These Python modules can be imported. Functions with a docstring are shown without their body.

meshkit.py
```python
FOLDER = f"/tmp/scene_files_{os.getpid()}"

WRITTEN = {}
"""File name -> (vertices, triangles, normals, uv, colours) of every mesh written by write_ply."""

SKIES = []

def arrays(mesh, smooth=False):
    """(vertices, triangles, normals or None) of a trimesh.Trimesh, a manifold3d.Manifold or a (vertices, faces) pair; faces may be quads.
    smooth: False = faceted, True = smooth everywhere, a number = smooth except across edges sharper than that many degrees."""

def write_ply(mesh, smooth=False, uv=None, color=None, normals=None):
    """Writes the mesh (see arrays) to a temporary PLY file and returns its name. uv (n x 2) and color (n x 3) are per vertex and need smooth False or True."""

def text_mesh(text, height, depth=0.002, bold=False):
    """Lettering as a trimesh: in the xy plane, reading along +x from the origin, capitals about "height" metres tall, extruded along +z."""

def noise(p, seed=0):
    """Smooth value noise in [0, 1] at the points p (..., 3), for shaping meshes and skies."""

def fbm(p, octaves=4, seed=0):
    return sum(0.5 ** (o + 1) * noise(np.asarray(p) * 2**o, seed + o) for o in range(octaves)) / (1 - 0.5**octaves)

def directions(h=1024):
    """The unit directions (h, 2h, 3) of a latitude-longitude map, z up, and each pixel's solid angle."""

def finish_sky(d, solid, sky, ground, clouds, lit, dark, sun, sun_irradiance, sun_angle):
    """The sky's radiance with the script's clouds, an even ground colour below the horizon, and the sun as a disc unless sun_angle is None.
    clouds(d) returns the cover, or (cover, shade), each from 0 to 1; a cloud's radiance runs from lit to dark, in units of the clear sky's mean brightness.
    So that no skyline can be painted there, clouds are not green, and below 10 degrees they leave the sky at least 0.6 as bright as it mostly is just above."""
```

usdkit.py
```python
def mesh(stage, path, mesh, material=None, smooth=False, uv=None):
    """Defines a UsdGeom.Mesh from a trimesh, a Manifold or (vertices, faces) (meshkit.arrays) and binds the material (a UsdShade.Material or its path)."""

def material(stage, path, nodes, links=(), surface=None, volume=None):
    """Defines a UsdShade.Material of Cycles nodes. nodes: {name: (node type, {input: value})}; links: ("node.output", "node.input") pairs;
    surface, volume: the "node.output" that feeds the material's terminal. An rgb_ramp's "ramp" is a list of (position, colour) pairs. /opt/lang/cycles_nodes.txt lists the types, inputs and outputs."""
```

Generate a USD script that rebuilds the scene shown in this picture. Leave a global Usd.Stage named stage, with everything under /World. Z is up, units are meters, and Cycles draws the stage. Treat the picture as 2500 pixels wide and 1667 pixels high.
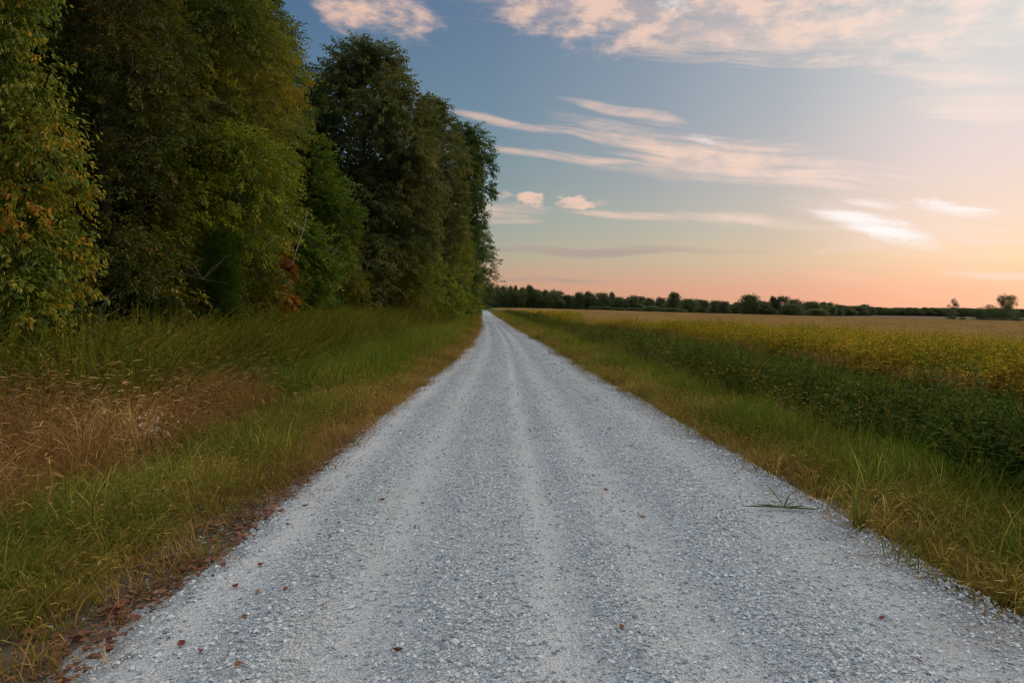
import math, random
import numpy as np, trimesh, usdkit, meshkit
from pxr import Usd, UsdGeom, UsdLux, UsdShade, Gf, Sdf, Vt

stage = Usd.Stage.CreateInMemory()
UsdGeom.Xform.Define(stage, '/World')

# ---------------------------------------------------------------- camera
EYE = np.array([0.0, 0.0, 1.6])
YAW, PITCH, ROLL = np.radians(2.06), np.radians(3.06), np.radians(1.15)
FWD = np.array([np.sin(YAW) * np.cos(PITCH), np.cos(YAW) * np.cos(PITCH), -np.sin(PITCH)])
_r = np.array([np.cos(YAW), -np.sin(YAW), 0.0])
_u = np.cross(_r, FWD)
RIGHT = _r * np.cos(ROLL) + _u * np.sin(ROLL)
UP = np.cross(RIGHT, FWD)
cam = UsdGeom.Camera.Define(stage, '/World/camera')
_m = np.eye(4)
_m[0, :3], _m[1, :3], _m[2, :3], _m[3, :3] = RIGHT, UP, -FWD, EYE
cam.AddTransformOp().Set(Gf.Matrix4d(*_m.ravel().tolist()))
cam.CreateFocalLengthAttr(24.0)
cam.CreateHorizontalApertureAttr(36.0)
EXPOSURE = 0.9
cam.CreateExposureAttr(EXPOSURE)

# ---------------------------------------------------------------- sky and sun
SKY_STRENGTH = 0.1
SUN_AZ, SUN_EL = math.radians(57.0), math.radians(8.0)          # azimuth from +y towards +x
SUN_DIR = np.array([math.sin(SUN_AZ) * math.cos(SUN_EL), math.cos(SUN_AZ) * math.cos(SUN_EL), math.sin(SUN_EL)])


class Graph:
    """Small helper that collects Cycles nodes; every call returns 'node.output'."""

    def __init__(self):
        self.nodes, self.links = {}, []

    def node(self, kind, out, consts=None, **inputs):
        name = f'n{len(self.nodes)}'
        fixed = dict(consts or {})
        for k, v in inputs.items():
            if isinstance(v, str) and '.' in v:
                self.links.append((v, f'{name}.{k}'))
            else:
                fixed[k] = v
        self.nodes[name] = (kind, fixed)
        return f'{name}.{out}'

    def math(self, op, a, b=0.0, c=0.0, clamp=False):
        return self.node('math', 'value', {'math_type': op, 'use_clamp': clamp}, value1=a, value2=b, value3=c)

    def add(self, a, b): return self.math('add', a, b)
    def sub(self, a, b): return self.math('subtract', a, b)
    def mul(self, a, b): return self.math('multiply', a, b)
    def mad(self, a, b, c): return self.math('multiply_add', a, b, c)

    def smooth(self, x, lo, hi, out0=0.0, out1=1.0):
        return self.node('map_range', 'result', {'range_type': 'smoothstep', 'from_min': lo, 'from_max': hi, 'to_min': out0, 'to_max': out1, 'clamp': True}, value=x)

    def lin(self, x, lo, hi, out0=0.0, out1=1.0):
        return self.node('map_range', 'result', {'range_type': 'linear', 'from_min': lo, 'from_max': hi, 'to_min': out0, 'to_max': out1, 'clamp': True}, value=x)

    def ramp(self, x, stops):
        return self.node('rgb_ramp', 'color', {'ramp': stops}, fac=x)

    def xyz(self, x, y, z): return self.node('combine_xyz', 'vector', x=x, y=y, z=z)

    def noise(self, v, scale=1.0, detail=3.0, rough=0.5, out='fac', distortion=0.0):
        return self.node('noise_texture', out, {'scale': scale, 'detail': detail, 'roughness': rough, 'distortion': distortion}, vector=v)

    def mix(self, f, a, b, kind='mix'):
        return self.node('mix', 'color', {'mix_type': kind}, fac=f, color1=a, color2=b)

    def make(self, path, surface=None, volume=None):
        return usdkit.material(stage, '/World/Looks/' + path, self.nodes, self.links, surface=surface, volume=volume)


def az_el(px, py):
    """The direction (azimuth, elevation in degrees) seen at a pixel of the 2352-wide photograph: used to read where the clouds stand."""
    s = 2352 / 36 * 24
    d = FWD + RIGHT * ((px - 1176) / s) - UP * ((py - 784) / s)
    d = d / np.linalg.norm(d)
    return math.degrees(math.atan2(d[0], d[1])), math.degrees(math.asin(d[2]))


def build_sky():
    g = Graph()
    d = g.node('texture_coordinate', 'generated')
    sep = g.node('separate_xyz', 'x', vector=d)
    n = sep.split('.')[0]
    x, y, z = n + '.x', n + '.y', n + '.z'
    az = g.mul(g.math('arctan2', x, y), 57.29578)
    el = g.mul(g.math('arcsine', z), 57.29578)
    sky = g.node('sky_texture', 'color', {'sky_type': 'single_scattering', 'sun_disc': False, 'sun_elevation': SUN_EL, 'sun_rotation': SUN_AZ,
                                          'air_density': 1.0, 'aerosol_density': 1.0, 'ozone_density': 2.3})
    dot = g.node('vector_math', 'value', {'math_type': 'dot_product', 'vector2': tuple(SUN_DIR)}, vector1=d)
    dist = g.mul(g.math('arccosine', dot), 57.29578)
    # thin veil of high cloud and haze: warm low down, whiter towards the sun
    K = 1.0 / SKY_STRENGTH / 2 ** EXPOSURE
    t = g.math('divide', el, 90.0, clamp=True)
    def stops(rows): return [(e / 90, tuple(K * c for c in col)) for e, col in rows]
    def scaled(rows): return [(e / 90, col) for e, col in rows]
    far = g.ramp(t, scaled([(0, (.58, .30, .20)), (1.5, (.56, .31, .21)), (4, (.39, .365, .275)), (6.5, (.265, .34, .295)), (10, (.155, .265, .29)), (15, (.095, .20, .29)), (22, (.07, .145, .27)), (45, (.08, .13, .26)), (90, (.07, .11, .22))]))
    near = g.ramp(t, scaled([(0, (.93, .42, .29)), (1.5, (.95, .45, .31)), (4, (.96, .63, .40)), (7, (.90, .67, .54)), (11, (.83, .67, .63)), (16, (.725, .68, .655)), (22, (.64, .685, .66)), (45, (.40, .44, .48)), (90, (.2, .25, .32))]))
    gl = g.ramp(g.math('divide', dist, 180.0), [(0, (1.25,) * 3), (15 / 180, (1.12,) * 3), (24 / 180, (.95,) * 3), (29 / 180, (.76,) * 3), (34 / 180, (.54,) * 3), (44 / 180, (.29,) * 3), (56 / 180, (.12,) * 3), (75 / 180, (0.,) * 3), (1, (0.,) * 3)])
    gf = g.node('rgb_to_bw', 'val', color=gl)
    veil = g.mix(gf, far, near)
    veil = g.mix(1.0, veil, (K, K, K), 'multiply')
    col = g.mix(0.94, sky, veil)
    # clouds ------------------------------------------------------------
    puff_v = g.xyz(g.mul(az, .28), g.mul(el, .62), 0.0)
    warp = g.noise(g.xyz(g.mul(az, .10), g.mul(el, .22), 3.3), 1.0, 1.0)
    el2 = g.mad(g.sub(warp, .5), 1.5, el)
    puff = g.noise(puff_v, 1.0, 4.0, .62)
    shear = g.mad(az, .13, el2)
    streak = g.noise(g.xyz(g.mul(az, .10), g.mul(shear, 1.5), 7.7), 1.0, 4.0, .6)
    fine = g.noise(g.xyz(g.mul(az, .9), g.mul(el, 1.9), 1.7), 1.0, 3.0, .62)
    amp = {puff: 2.9, streak: 2.5, fine: 2.8}

    def patch(p0, p1, thick, weight, field, hi=1.25):
        """a cloud from pixel p0 to p1, thick pixels half-thick"""
        (a0, e0), (a1, e1) = az_el(*p0), az_el(*p1)
        ca, ce = (a0 + a1) / 2, (e0 + e1) / 2
        half = math.hypot(a1 - a0, e1 - e0) / 2
        ang = math.atan2(e1 - e0, a1 - a0)
        th = thick / 1568 * 57.3
        da, de = g.add(az, -ca), g.add(el2 if field is streak else el, -ce)
        u = g.mul(g.mad(da, math.cos(ang), g.mul(de, math.sin(ang))), 1 / half)
        v = g.mul(g.mad(de, math.cos(ang), g.mul(da, -math.sin(ang))), 1 / th)
        r2 = g.mad(u, u, g.mul(v, v))
        dns = g.sub(g.mad(field, amp[field], 1.0 - .5 * amp[field]), r2)
        return g.mul(g.smooth(dns, 0.0, hi), weight)

    P, S, N = puff, streak, fine
    lit = [patch((1030, -50), (2500, 42), 88, .62, S, .9), patch((690, -45), (1010, 60), 72, .95, P, 1.3), patch((740, -20), (985, 30), 50, .6, P),
           patch((1010, -70), (1760, 60), 96, .95, P, 1.3), patch((1300, -60), (2500, 40), 115, .9, P, 1.4), patch((1560, 36), (2300, 84), 40, .85, S, 1.3), patch((1800, -80), (2800, 10), 100, .9, P, 1.8),
           patch((1260, 228), (1580, 284), 13, .7, S), patch((1020, 250), (1330, 318), 13, .75, S),
           patch((1200, 272), (2250, 425), 44, .95, S, 1.15), patch((1450, 310), (2000, 386), 26, .9, S), patch((1080, 343), (1500, 368), 14, .85, S), patch((1250, 355), (2060, 410), 30, .5, S, 1.6),
           patch((1690, 390), (2040, 440), 15, .85, S), patch((1180, 455), (1255, 461), 18, 1.0, N, .8), patch((1266, 463), (1368, 468), 18, 1.0, N, .8), patch((1125, 449), (1185, 446), 11, .6, N, 1.5), patch((1360, 464), (1410, 470), 10, .45, N, 1.5),
           patch((980, 465), (1300, 494), 24, .8, S, 1.7), patch((980, 500), (1270, 508), 9, .7, S), patch((1260, 492), (1660, 508), 13, .85, S), patch((1480, 492), (2000, 528), 17, .85, S),
           patch((2000, 165), (2370, 190), 32, .7, S, 1.4), patch((2050, 225), (2500, 258), 40, .7, S, 1.4), patch((1850, 580), (2020, 562), 10, .3, S),
           patch((2150, 612), (2450, 628), 10, .6, S), patch((1780, 462), (2460, 545), 66, .7, S, 1.6), patch((1760, 520), (2200, 575), 22, .6, S, 1.5)]
    white = [patch((1840, 472), (2190, 570), 28, 1.0, S, 1.5), patch((1900, 485), (2160, 562), 26, 1.0, N, 1.5), patch((1920, 461), (2090, 471), 13, .8, S, 2.0), patch((2065, 454), (2330, 498), 15, .9, S, 1.9), patch((2090, 456), (2220, 480), 14, .9, N, 1.8), patch((1560, 308), (1660, 332), 10, .4, N, 1.6), patch((1500, 0), (1590, 22), 20, .6, N, 1.7)]
    pink = [patch((1820, 625), (2100, 648), 14, .45, S), patch((1970, 660), (2280, 698), 14, .5, S)]
    dark = [patch((1060, 568), (1800, 578), 13, .7, S), patch((1330, 568), (1650, 577), 9, .5, S), patch((1060, 636), (1460, 647), 9, .55, S)]

    def total(items):
        a = items[0]
        for b in items[1:]:
            a = g.math('maximum', a, b)
        return a
    # broken high cloud overhead, going on from the bank at the top of the photograph
    plane = g.xyz(g.math('divide', x, g.math('maximum', z, .12)), g.math('divide', y, g.math('maximum', z, .12)), 0.0)
    deck = g.smooth(g.noise(plane, 1.1, 3.0, .6), .24, .52)
    deck = g.mul(deck, g.smooth(el, 23.0, 33.0))
    lit_far, lit_near = (.82, .55, .43), (1.0, .80, .70)
    cl = g.mix(1.0, g.mix(gf, lit_far, lit_near), (K, K, K), 'multiply')
    dk = g.mix(1.0, g.mix(gf, (.35, .285, .265), (.62, .45, .38)), (K, K, K), 'multiply')
    shade = g.mix(g.smooth(puff, .35, .62), g.mix(.5, col, cl), cl)
    col = g.mix(g.math('minimum', total(dark), .9), col, dk)
    col = g.mix(g.math('minimum', total(pink), .9), col, tuple(K * c for c in (1.0, .56, .36)))
    col = g.mix(g.math('minimum', total(lit), .92), col, shade)
    high = g.mix(1.0, g.mix(gf, (.76, .75, .80), (1.0, .92, .89)), (K, K, K), 'multiply')
    col = g.mix(g.math('minimum', deck, .94), col, high)
    col = g.mix(g.math('minimum', total(white), .96), col, tuple(K * c for c in (1.05, .99, .97)))
    b = g.node('background_shader', 'background', {'strength': SKY_STRENGTH}, color=col)
    look = g.make('sky_look', surface=b)
    dome = UsdLux.DomeLight.Define(stage, '/World/sky')
    UsdShade.MaterialBindingAPI.Apply(dome.GetPrim()).Bind(look)
    dome.GetPrim().SetCustomDataByKey('kind', 'structure')


build_sky()
sun = UsdLux.DistantLight.Define(stage, '/World/sun')
sun.CreateNormalizeAttr(True)
sun.CreateIntensityAttr(0.34)
sun.CreateAngleAttr(24.0)
sun.CreateColorAttr(Gf.Vec3f(1.0, 0.80, 0.62))
_z = SUN_DIR
_x = np.cross([0, 0, 1.0], _z); _x /= np.linalg.norm(_x)
_y = np.cross(_z, _x)
_m = np.eye(4)
_m[0, :3], _m[1, :3], _m[2, :3] = _x, _y, _z
sun.AddTransformOp().Set(Gf.Matrix4d(*_m.ravel().tolist()))

# ---------------------------------------------------------------- helpers
T = Sdf.ValueTypeNames
F_PX = 24 / 36 * 2500                      # focal length in pixels of the 2500-wide photograph
taken = {}


def numbered(path):
    n = taken.get(path, 0)
    taken[path] = n + 1
    return path if n == 0 else f'{path}_{n:03d}'


def tag(prim, label=None, cat=None, group=None, kind=None):
    p = prim.GetPrim() if hasattr(prim, 'GetPrim') else prim
    for k, v in (('label', label), ('category', cat), ('group', group), ('kind', kind)):
        if v:
            p.SetCustomDataByKey(k, v)
    return p


def thing(name, label, cat, loc=(0, 0, 0), rotz=0.0, group=None, scale=None):
    x = UsdGeom.Xform.Define(stage, numbered('/World/' + name))
    x.AddTranslateOp().Set(Gf.Vec3d(*map(float, loc)))
    x.AddRotateZOp().Set(float(math.degrees(rotz)))
    if scale is not None:
        x.AddScaleOp().Set(Gf.Vec3f(*np.broadcast_to(scale, 3).astype(float).tolist()))
    tag(x, label, cat, group)
    return str(x.GetPath())


def mesh(parent, name, vf, look, tint=None, smooth=False, kind=None):
    path = numbered(parent + '/' + name)
    m = usdkit.mesh(stage, path, vf, look, smooth=smooth)
    if tint is not None:
        UsdGeom.PrimvarsAPI(m).CreatePrimvar('tint', T.FloatArray, 'vertex').Set(Vt.FloatArray.FromNumpy(np.asarray(tint, np.float32)))
    if kind:
        tag(m, kind=kind)
    return m


def scatter(path, protos, pos, quat, scale, index):
    """A PointInstancer. protos: list of (vf, look, tint); quat: n x 4 (w, x, y, z)."""
    pi = UsdGeom.PointInstancer.Define(stage, path)
    names = []
    for k, (vf, look, tint) in enumerate(protos):
        q = f'{path}/kind_{k:03d}'
        m = usdkit.mesh(stage, q, vf, look)
        if tint is not None:
            UsdGeom.PrimvarsAPI(m).CreatePrimvar('tint', T.FloatArray, 'vertex').Set(Vt.FloatArray.FromNumpy(np.asarray(tint, np.float32)))
        names.append(q)
    pi.CreatePrototypesRel().SetTargets(names)
    pi.CreatePositionsAttr(Vt.Vec3fArray.FromNumpy(np.ascontiguousarray(pos, np.float32)))
    pi.CreateProtoIndicesAttr(Vt.IntArray.FromNumpy(np.ascontiguousarray(index, np.int32)))
    scale = np.asarray(scale, np.float32)
    if scale.ndim == 1:
        scale = np.repeat(scale[:, None], 3, 1)
    pi.CreateScalesAttr(Vt.Vec3fArray.FromNumpy(np.ascontiguousarray(scale)))
    q = np.asarray(quat, np.float32)
    pi.CreateOrientationsAttr(Vt.QuathArray([Gf.Quath(float(a), float(b), float(c), float(d)) for a, b, c, d in q]))
    return pi


def qmul(a, b):
    w1, x1, y1, z1 = a.T
    w2, x2, y2, z2 = b.T
    return np.stack([w1*w2-x1*x2-y1*y2-z1*z2, w1*x2+x1*w2+y1*z2-z1*y2, w1*y2-x1*z2+y1*w2+z1*x2, w1*z2+x1*y2-y1*x2+z1*w2], 1)


def qaxis(axis, ang):
    ang = np.asarray(ang, float)
    s = np.sin(ang / 2)
    return np.stack([np.cos(ang / 2), axis[0] * s, axis[1] * s, axis[2] * s], 1)


def qyaw_tilt(rng, n, tilt=0.15):
    return qmul(qaxis((0, 0, 1), rng.uniform(0, 2 * np.pi, n)), qaxis((1, 0, 0), rng.normal(0, tilt, n)))


def pixel_ray(px, py):
    return FWD + RIGHT * ((px - 1250) / F_PX) - UP * ((py - 833.5) / F_PX)


def project(p):
    q = np.asarray(p, float) - EYE
    w = q @ FWD
    w = np.where(np.abs(w) < 1e-6, 1e-6, w)
    return np.stack([1250 + F_PX * (q @ RIGHT) / w, 833.5 - F_PX * (q @ UP) / w, w], -1)


def in_view(p, margin=350, top=True):
    s = project(p)
    return (s[:, 2] > 0.5) & (s[:, 0] > -margin) & (s[:, 0] < 2500 + margin) & (s[:, 1] < 1667 + margin)


def tube(points, radii, sides=6):
    p = np.asarray(points, float)
    t = np.gradient(p, axis=0)
    t /= np.linalg.norm(t, axis=1, keepdims=True) + 1e-12
    a = np.cross(t, np.where(np.abs(t[:, 2:]) < 0.9, [0, 0, 1.0], [1.0, 0, 0]))
    a /= np.linalg.norm(a, axis=1, keepdims=True) + 1e-12
    b, ang = np.cross(t, a), np.arange(sides) * 2 * np.pi / sides
    v = p[:, None] + np.broadcast_to(radii, (len(p),))[:, None, None] * (np.cos(ang)[None, :, None] * a[:, None] + np.sin(ang)[None, :, None] * b[:, None])
    i, j = np.meshgrid(np.arange(len(p) - 1), np.arange(sides), indexing='ij')
    q = np.stack([i * sides + j, i * sides + (j + 1) % sides, (i + 1) * sides + (j + 1) % sides, (i + 1) * sides + j], -1).reshape(-1, 4)
    return v.reshape(-1, 3), np.vstack([q[:, [0, 1, 2]], q[:, [0, 2, 3]]])


def join(parts):
    vs, fs, n = [], [], 0
    for v, f in parts:
        vs.append(v); fs.append(np.asarray(f) + n); n += len(v)
    return np.vstack(vs), np.vstack(fs)


def curve(p0, p1, bow, n, rng):
    """points from p0 to p1 bowed upward, with a little wander"""
    t = np.linspace(0, 1, n)[:, None]
    p = p0 + (p1 - p0) * t
    p[:, 2] += (bow * 4 * t * (1 - t))[:, 0]
    w = rng.normal(0, 1, (n, 3)) * 0.03 * np.linalg.norm(p1 - p0)
    w[0] = w[-1] = 0
    return p + w


# ---------------------------------------------------------------- the lie of the land
L_EDGE = np.array([(-6, -1.85), (2.8, -1.78), (3.4, -1.77), (4.3, -1.69), (6.4, -1.64), (7.9, -1.59), (9.8, -1.51), (12.1, -1.36), (16.3, -1.13), (20, -.95), (28, -.70), (47, -.60), (91, -1.15), (120, -1.05), (135, -1.1), (165, -1.9), (238, -3.3), (320, -7), (400, -14)])
R_EDGE = np.array([(-6, 3.0), (4, 2.93), (9, 2.80), (12.4, 2.78), (14.6, 2.62), (20, 2.55), (32, 2.40), (52, 1.98), (105, 1.24), (135, .8), (159, 0.0), (238, -1.9), (320, -5.2), (400, -12)])


def xl(y): return np.interp(y, L_EDGE[:, 0], L_EDGE[:, 1])
def xr(y): return np.interp(y, R_EDGE[:, 0], R_EDGE[:, 1])


def sstep(x, a, b):
    t = np.clip((np.asarray(x, float) - a) / (b - a), 0, 1)
    return t * t * (3 - 2 * t)


def edge_noise(y, seed, amp):
    y = np.asarray(y, float)
    p = np.stack([y * 1.3, y * 0, y * 0], -1)
    return (meshkit.fbm(p, 4, seed) - .5) * 2 * amp


def ground_z(x, y):
    x, y = np.broadcast_arrays(np.asarray(x, float), np.asarray(y, float))
    dl, dr = xl(y) - x, x - xr(y)
    near = 1 - sstep(y, 60, 140) * .6
    z = -.035 * np.ones_like(x)
    z = z - .36 * np.exp(-((dl - 2.9) / 1.15) ** 2) * near * (dl > 0)
    z = z - .10 * sstep(dr, .2, 1.8) - .50 * np.exp(-((dr - 4.6) / 1.7) ** 2) * near * (dr > 0)
    z = z - 2.4 * sstep(y, 70, 420) * sstep(x, 5, 170)
    n = meshkit.fbm(np.stack([x * .9, y * .9, x * 0], -1), 3, 5) - .5
    out = np.maximum(sstep(dl, .1, .8), sstep(dr, .1, .8))
    z = z + n * .13 * out
    return z - .05 * sstep(-np.maximum(dl, dr), .3, .5)


def road_z(x, y):
    a, b = xl(y), xr(y)
    t = (x - a) / (b - a)
    z = .012 + .035 * np.clip(1 - (2 * t - 1) ** 2, 0, 1)
    for c, w, h in ((-.62, .26, -.030), (1.02, .26, -.028), (.36, .13, -.014), (.70, .11, .022), (-1.0, .13, .020), (-.2, .14, .016), (1.45, .16, .022), (2.1, .25, -.014)):
        k = (b - a) / 4.6
        z = z + h * np.exp(-((x - (a + (c + 1.75) * k)) / (w * k)) ** 2)
    z = z + (meshkit.fbm(np.stack([x * 2.2, y * .8, x * 0], -1), 3, 11) - .5) * .022
    return z


# ---------------------------------------------------------------- looks
def leaf_look(name, stops, rough=.55, trans=.35, world=.6, seed=0.0, w=None):
    """leaf colour from the clump, the leaf and where it grows"""
    w = w or ((.28, .75, .45) if not rough else (.45, .35, .35))
    g = Graph()
    inst = g.node('object_info', 'random')
    tint = g.node('attribute', 'fac', {'attribute': 'tint'})
    pos = g.node('geometry', 'position')
    nz = g.noise(g.node('vector_math', 'vector', {'math_type': 'add', 'vector2': (seed, seed * .7, seed * .3)}, vector1=pos), world, 2.0)
    f = g.mad(inst, w[0], g.mad(tint, w[1], g.mul(g.lin(nz, .3, .7), w[2])))
    f = g.lin(f, .12 * sum(w), .88 * sum(w))
    lift = 1.14 if rough else 1.28
    c = g.ramp(f, [(a, tuple(lift * k * q for k, q in zip((1.24, 1.16, .72), col))) for a, col in stops])
    if rough:
        d = g.node('principled_bsdf', 'BSDF', {'roughness': rough, 'specular_ior_level': .25}, base_color=c)
    else:
        d = g.node('diffuse_bsdf', 'BSDF', color=c)
    if trans:
        tr = g.node('translucent_bsdf', 'BSDF', color=g.mix(1.0, c, (1.15, 1.2, .7), 'multiply'))
        d = g.node('mix_closure', 'closure', {'fac': trans}, closure1=d, closure2=tr)
    return g.make(name, surface=d)


def bark_look(name, a, b, scale=9.0):
    g = Graph()
    pos = g.node('geometry', 'position')
    m = g.node('mapping', 'vector', {'scale': (scale, scale, scale * .22)}, vector=pos)
    n = g.noise(m, 1.0, 5.0, .65)
    c = g.ramp(n, [(.3, a), (.7, b)])
    bmp = g.node('bump', 'normal', {'strength': .7, 'distance': .03}, height=n)
    return g.make(name, surface=g.node('principled_bsdf', 'BSDF', {'roughness': .9, 'specular_ior_level': .15}, base_color=c, normal=bmp))


def gravel_look():
    g = Graph()
    pos = g.node('geometry', 'position')
    sx = g.node('separate_xyz', 'x', vector=pos).split('.')[0]
    v1 = g.node('voronoi_texture', 'distance', {'scale': 62.0}, vector=pos)
    n1 = v1.split('.')[0]
    v2 = g.node('voronoi_texture', 'distance', {'scale': 120.0}, vector=pos).split('.')[0]
    cell = g.node('rgb_to_bw', 'val', color=n1 + '.color')
    cell2 = g.node('rgb_to_bw', 'val', color=v2 + '.color')
    fine = g.noise(pos, 220.0, 3.0, .7)
    f = g.mad(cell, .45, g.mad(cell2, .30, g.mul(fine, .3)))
    grit = g.noise(pos, 420.0, 2.0, .7)
    stone = g.ramp(f, [(.2, (.20, .235, .24)), (.4, (.39, .435, .44)), (.6, (.54, .59, .585)), (.8, (.74, .77, .76))])
    dust = g.mix(1.0, g.mix(cell2, (.42, .435, .425), (.74, .745, .72)), g.mix(grit, (.72, .72, .72), (1.15, 1.15, 1.14)), 'multiply')
    # dusty, finer strips lie where wheels run: long patches along the road
    lane = g.node('attribute', 'fac', {'attribute': 'lane'})
    long = g.noise(g.node('mapping', 'vector', {'scale': (1.7, .16, 1.0)}, vector=pos), 1.0, 3.0, .55)
    patch = g.noise(pos, 3.0, 4.0, .6)

    def strip(c, w, k):
        q = g.mul(g.add(lane, -c), 1 / w)
        return g.mul(g.math('exponent', g.mul(g.mul(q, q), -1.0)), k)
    tracks = g.math('maximum', g.math('maximum', strip(.36, .14, .8), strip(-1.45, .24, 1.0)), g.math('maximum', strip(2.2, .3, .7), g.math('maximum', strip(-.62, .28, .7), strip(1.02, .26, .65))))
    df = g.mul(g.smooth(g.mad(patch, .5, g.mul(long, .7)), .28, .56), g.mad(tracks, .95, .08))
    col = g.mix(g.mul(df, .8), stone, dust)
    dirt = g.math('maximum', strip(2.55, .38, .75), strip(-1.95, .22, .8))
    col = g.mix(g.mul(dirt, g.smooth(patch, .35, .6)), col, g.mix(fine, (.22, .20, .175), (.42, .39, .35)))
    big = g.noise(pos, .55, 3.0)
    col = g.mix(1.0, col, g.mix(big, (.86, .87, .87), (1.08, 1.08, 1.07)), 'multiply')
    gaps = g.node('voronoi_texture', 'distance', {'scale': 80.0, 'feature': 'distance_to_edge'}, vector=pos)
    col = g.mix(1.0, col, g.mix(g.mad(df, .6, g.smooth(gaps, .0, .22)), (.42, .43, .45), (1.06, 1.06, 1.06)), 'multiply')
    h = g.mad(g.math('subtract', 1.0, n1 + '.distance'), .8, g.mul(v2 + '.distance', -.35))
    bmp = g.node('bump', 'normal', {'strength': .9, 'distance': .014}, height=h)
    return g.make('gravel_look', surface=g.node('principled_bsdf', 'BSDF', {'roughness': .88, 'specular_ior_level': .25}, base_color=col, normal=bmp))


def stone_look():
    g = Graph()
    r = g.node('object_info', 'random')
    pos = g.node('geometry', 'position')
    n = g.noise(pos, 90.0, 3.0, .65)
    c = g.ramp(r, [(0, (.24, .275, .285)), (.25, (.39, .435, .445)), (.6, (.54, .59, .59)), (.9, (.76, .79, .78)), (.97, (.52, .46, .42)), (1, (.62, .60, .55))])
    c = g.mix(1.0, c, g.mix(n, (.62, .62, .62), (1.14, 1.14, 1.14)), 'multiply')
    return g.make('stone_look', surface=g.node('principled_bsdf', 'BSDF', {'roughness': .85, 'specular_ior_level': .3}, base_color=c))


def soil_look():
    g = Graph()
    pos = g.node('geometry', 'position')
    s = g.node('separate_xyz', 'x', vector=pos).split('.')[0]
    n = g.noise(pos, 5.0, 6.0, .65)
    m = g.noise(pos, .35, 3.0, .5)
    soil = g.ramp(g.mad(n, .6, g.mul(m, .4)), [(.3, (.06, .05, .036)), (.5, (.12, .098, .07)), (.7, (.20, .17, .125))])
    # far beyond the crop a green meadow lies before the trees
    wob = g.mad(g.noise(pos, .01, 2.0), 60.0, s + '.y')
    green = g.mul(g.smooth(wob, 250.0, 290.0), g.smooth(s + '.x', 105.0, 90.0))
    col = g.mix(green, soil, g.mix(n, (.045, .075, .02), (.075, .105, .03)))
    far = g.smooth(wob, 470.0, 540.0)
    col = g.mix(g.mul(far, .85), col, g.mix(n, (.13, .10, .07), (.24, .17, .12)))
    bmp = g.node('bump', 'normal', {'strength': .6, 'distance': .05}, height=n)
    return g.make('soil_look', surface=g.node('diffuse_bsdf', 'BSDF', color=col, normal=bmp))


GRAVEL, STONE, SOIL = gravel_look(), stone_look(), soil_look()
BARK = bark_look('bark_look', (.035, .030, .024), (.12, .105, .085))
PALE_BARK = bark_look('pale_bark_look', (.16, .145, .12), (.34, .31, .27), 14.0)
MOSSY = bark_look('mossy_bark_look', (.04, .05, .014), (.14, .15, .035), 16.0)

# ---------------------------------------------------------------- ground, road
rng = np.random.default_rng(7)


def spaced(a, b, step, grow, limit):
    """coordinates with even spacing from a to b, then growing out to -limit and limit"""
    mid = np.arange(a, b + 1e-6, step)
    up, s, q = [], step, b
    while q < limit:
        s *= grow; q += s; up.append(q)
    dn, s, q = [], step, a
    while q > -limit:
        s *= grow; q -= s; dn.append(q)
    return np.array(dn[::-1] + list(mid) + up)


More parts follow.
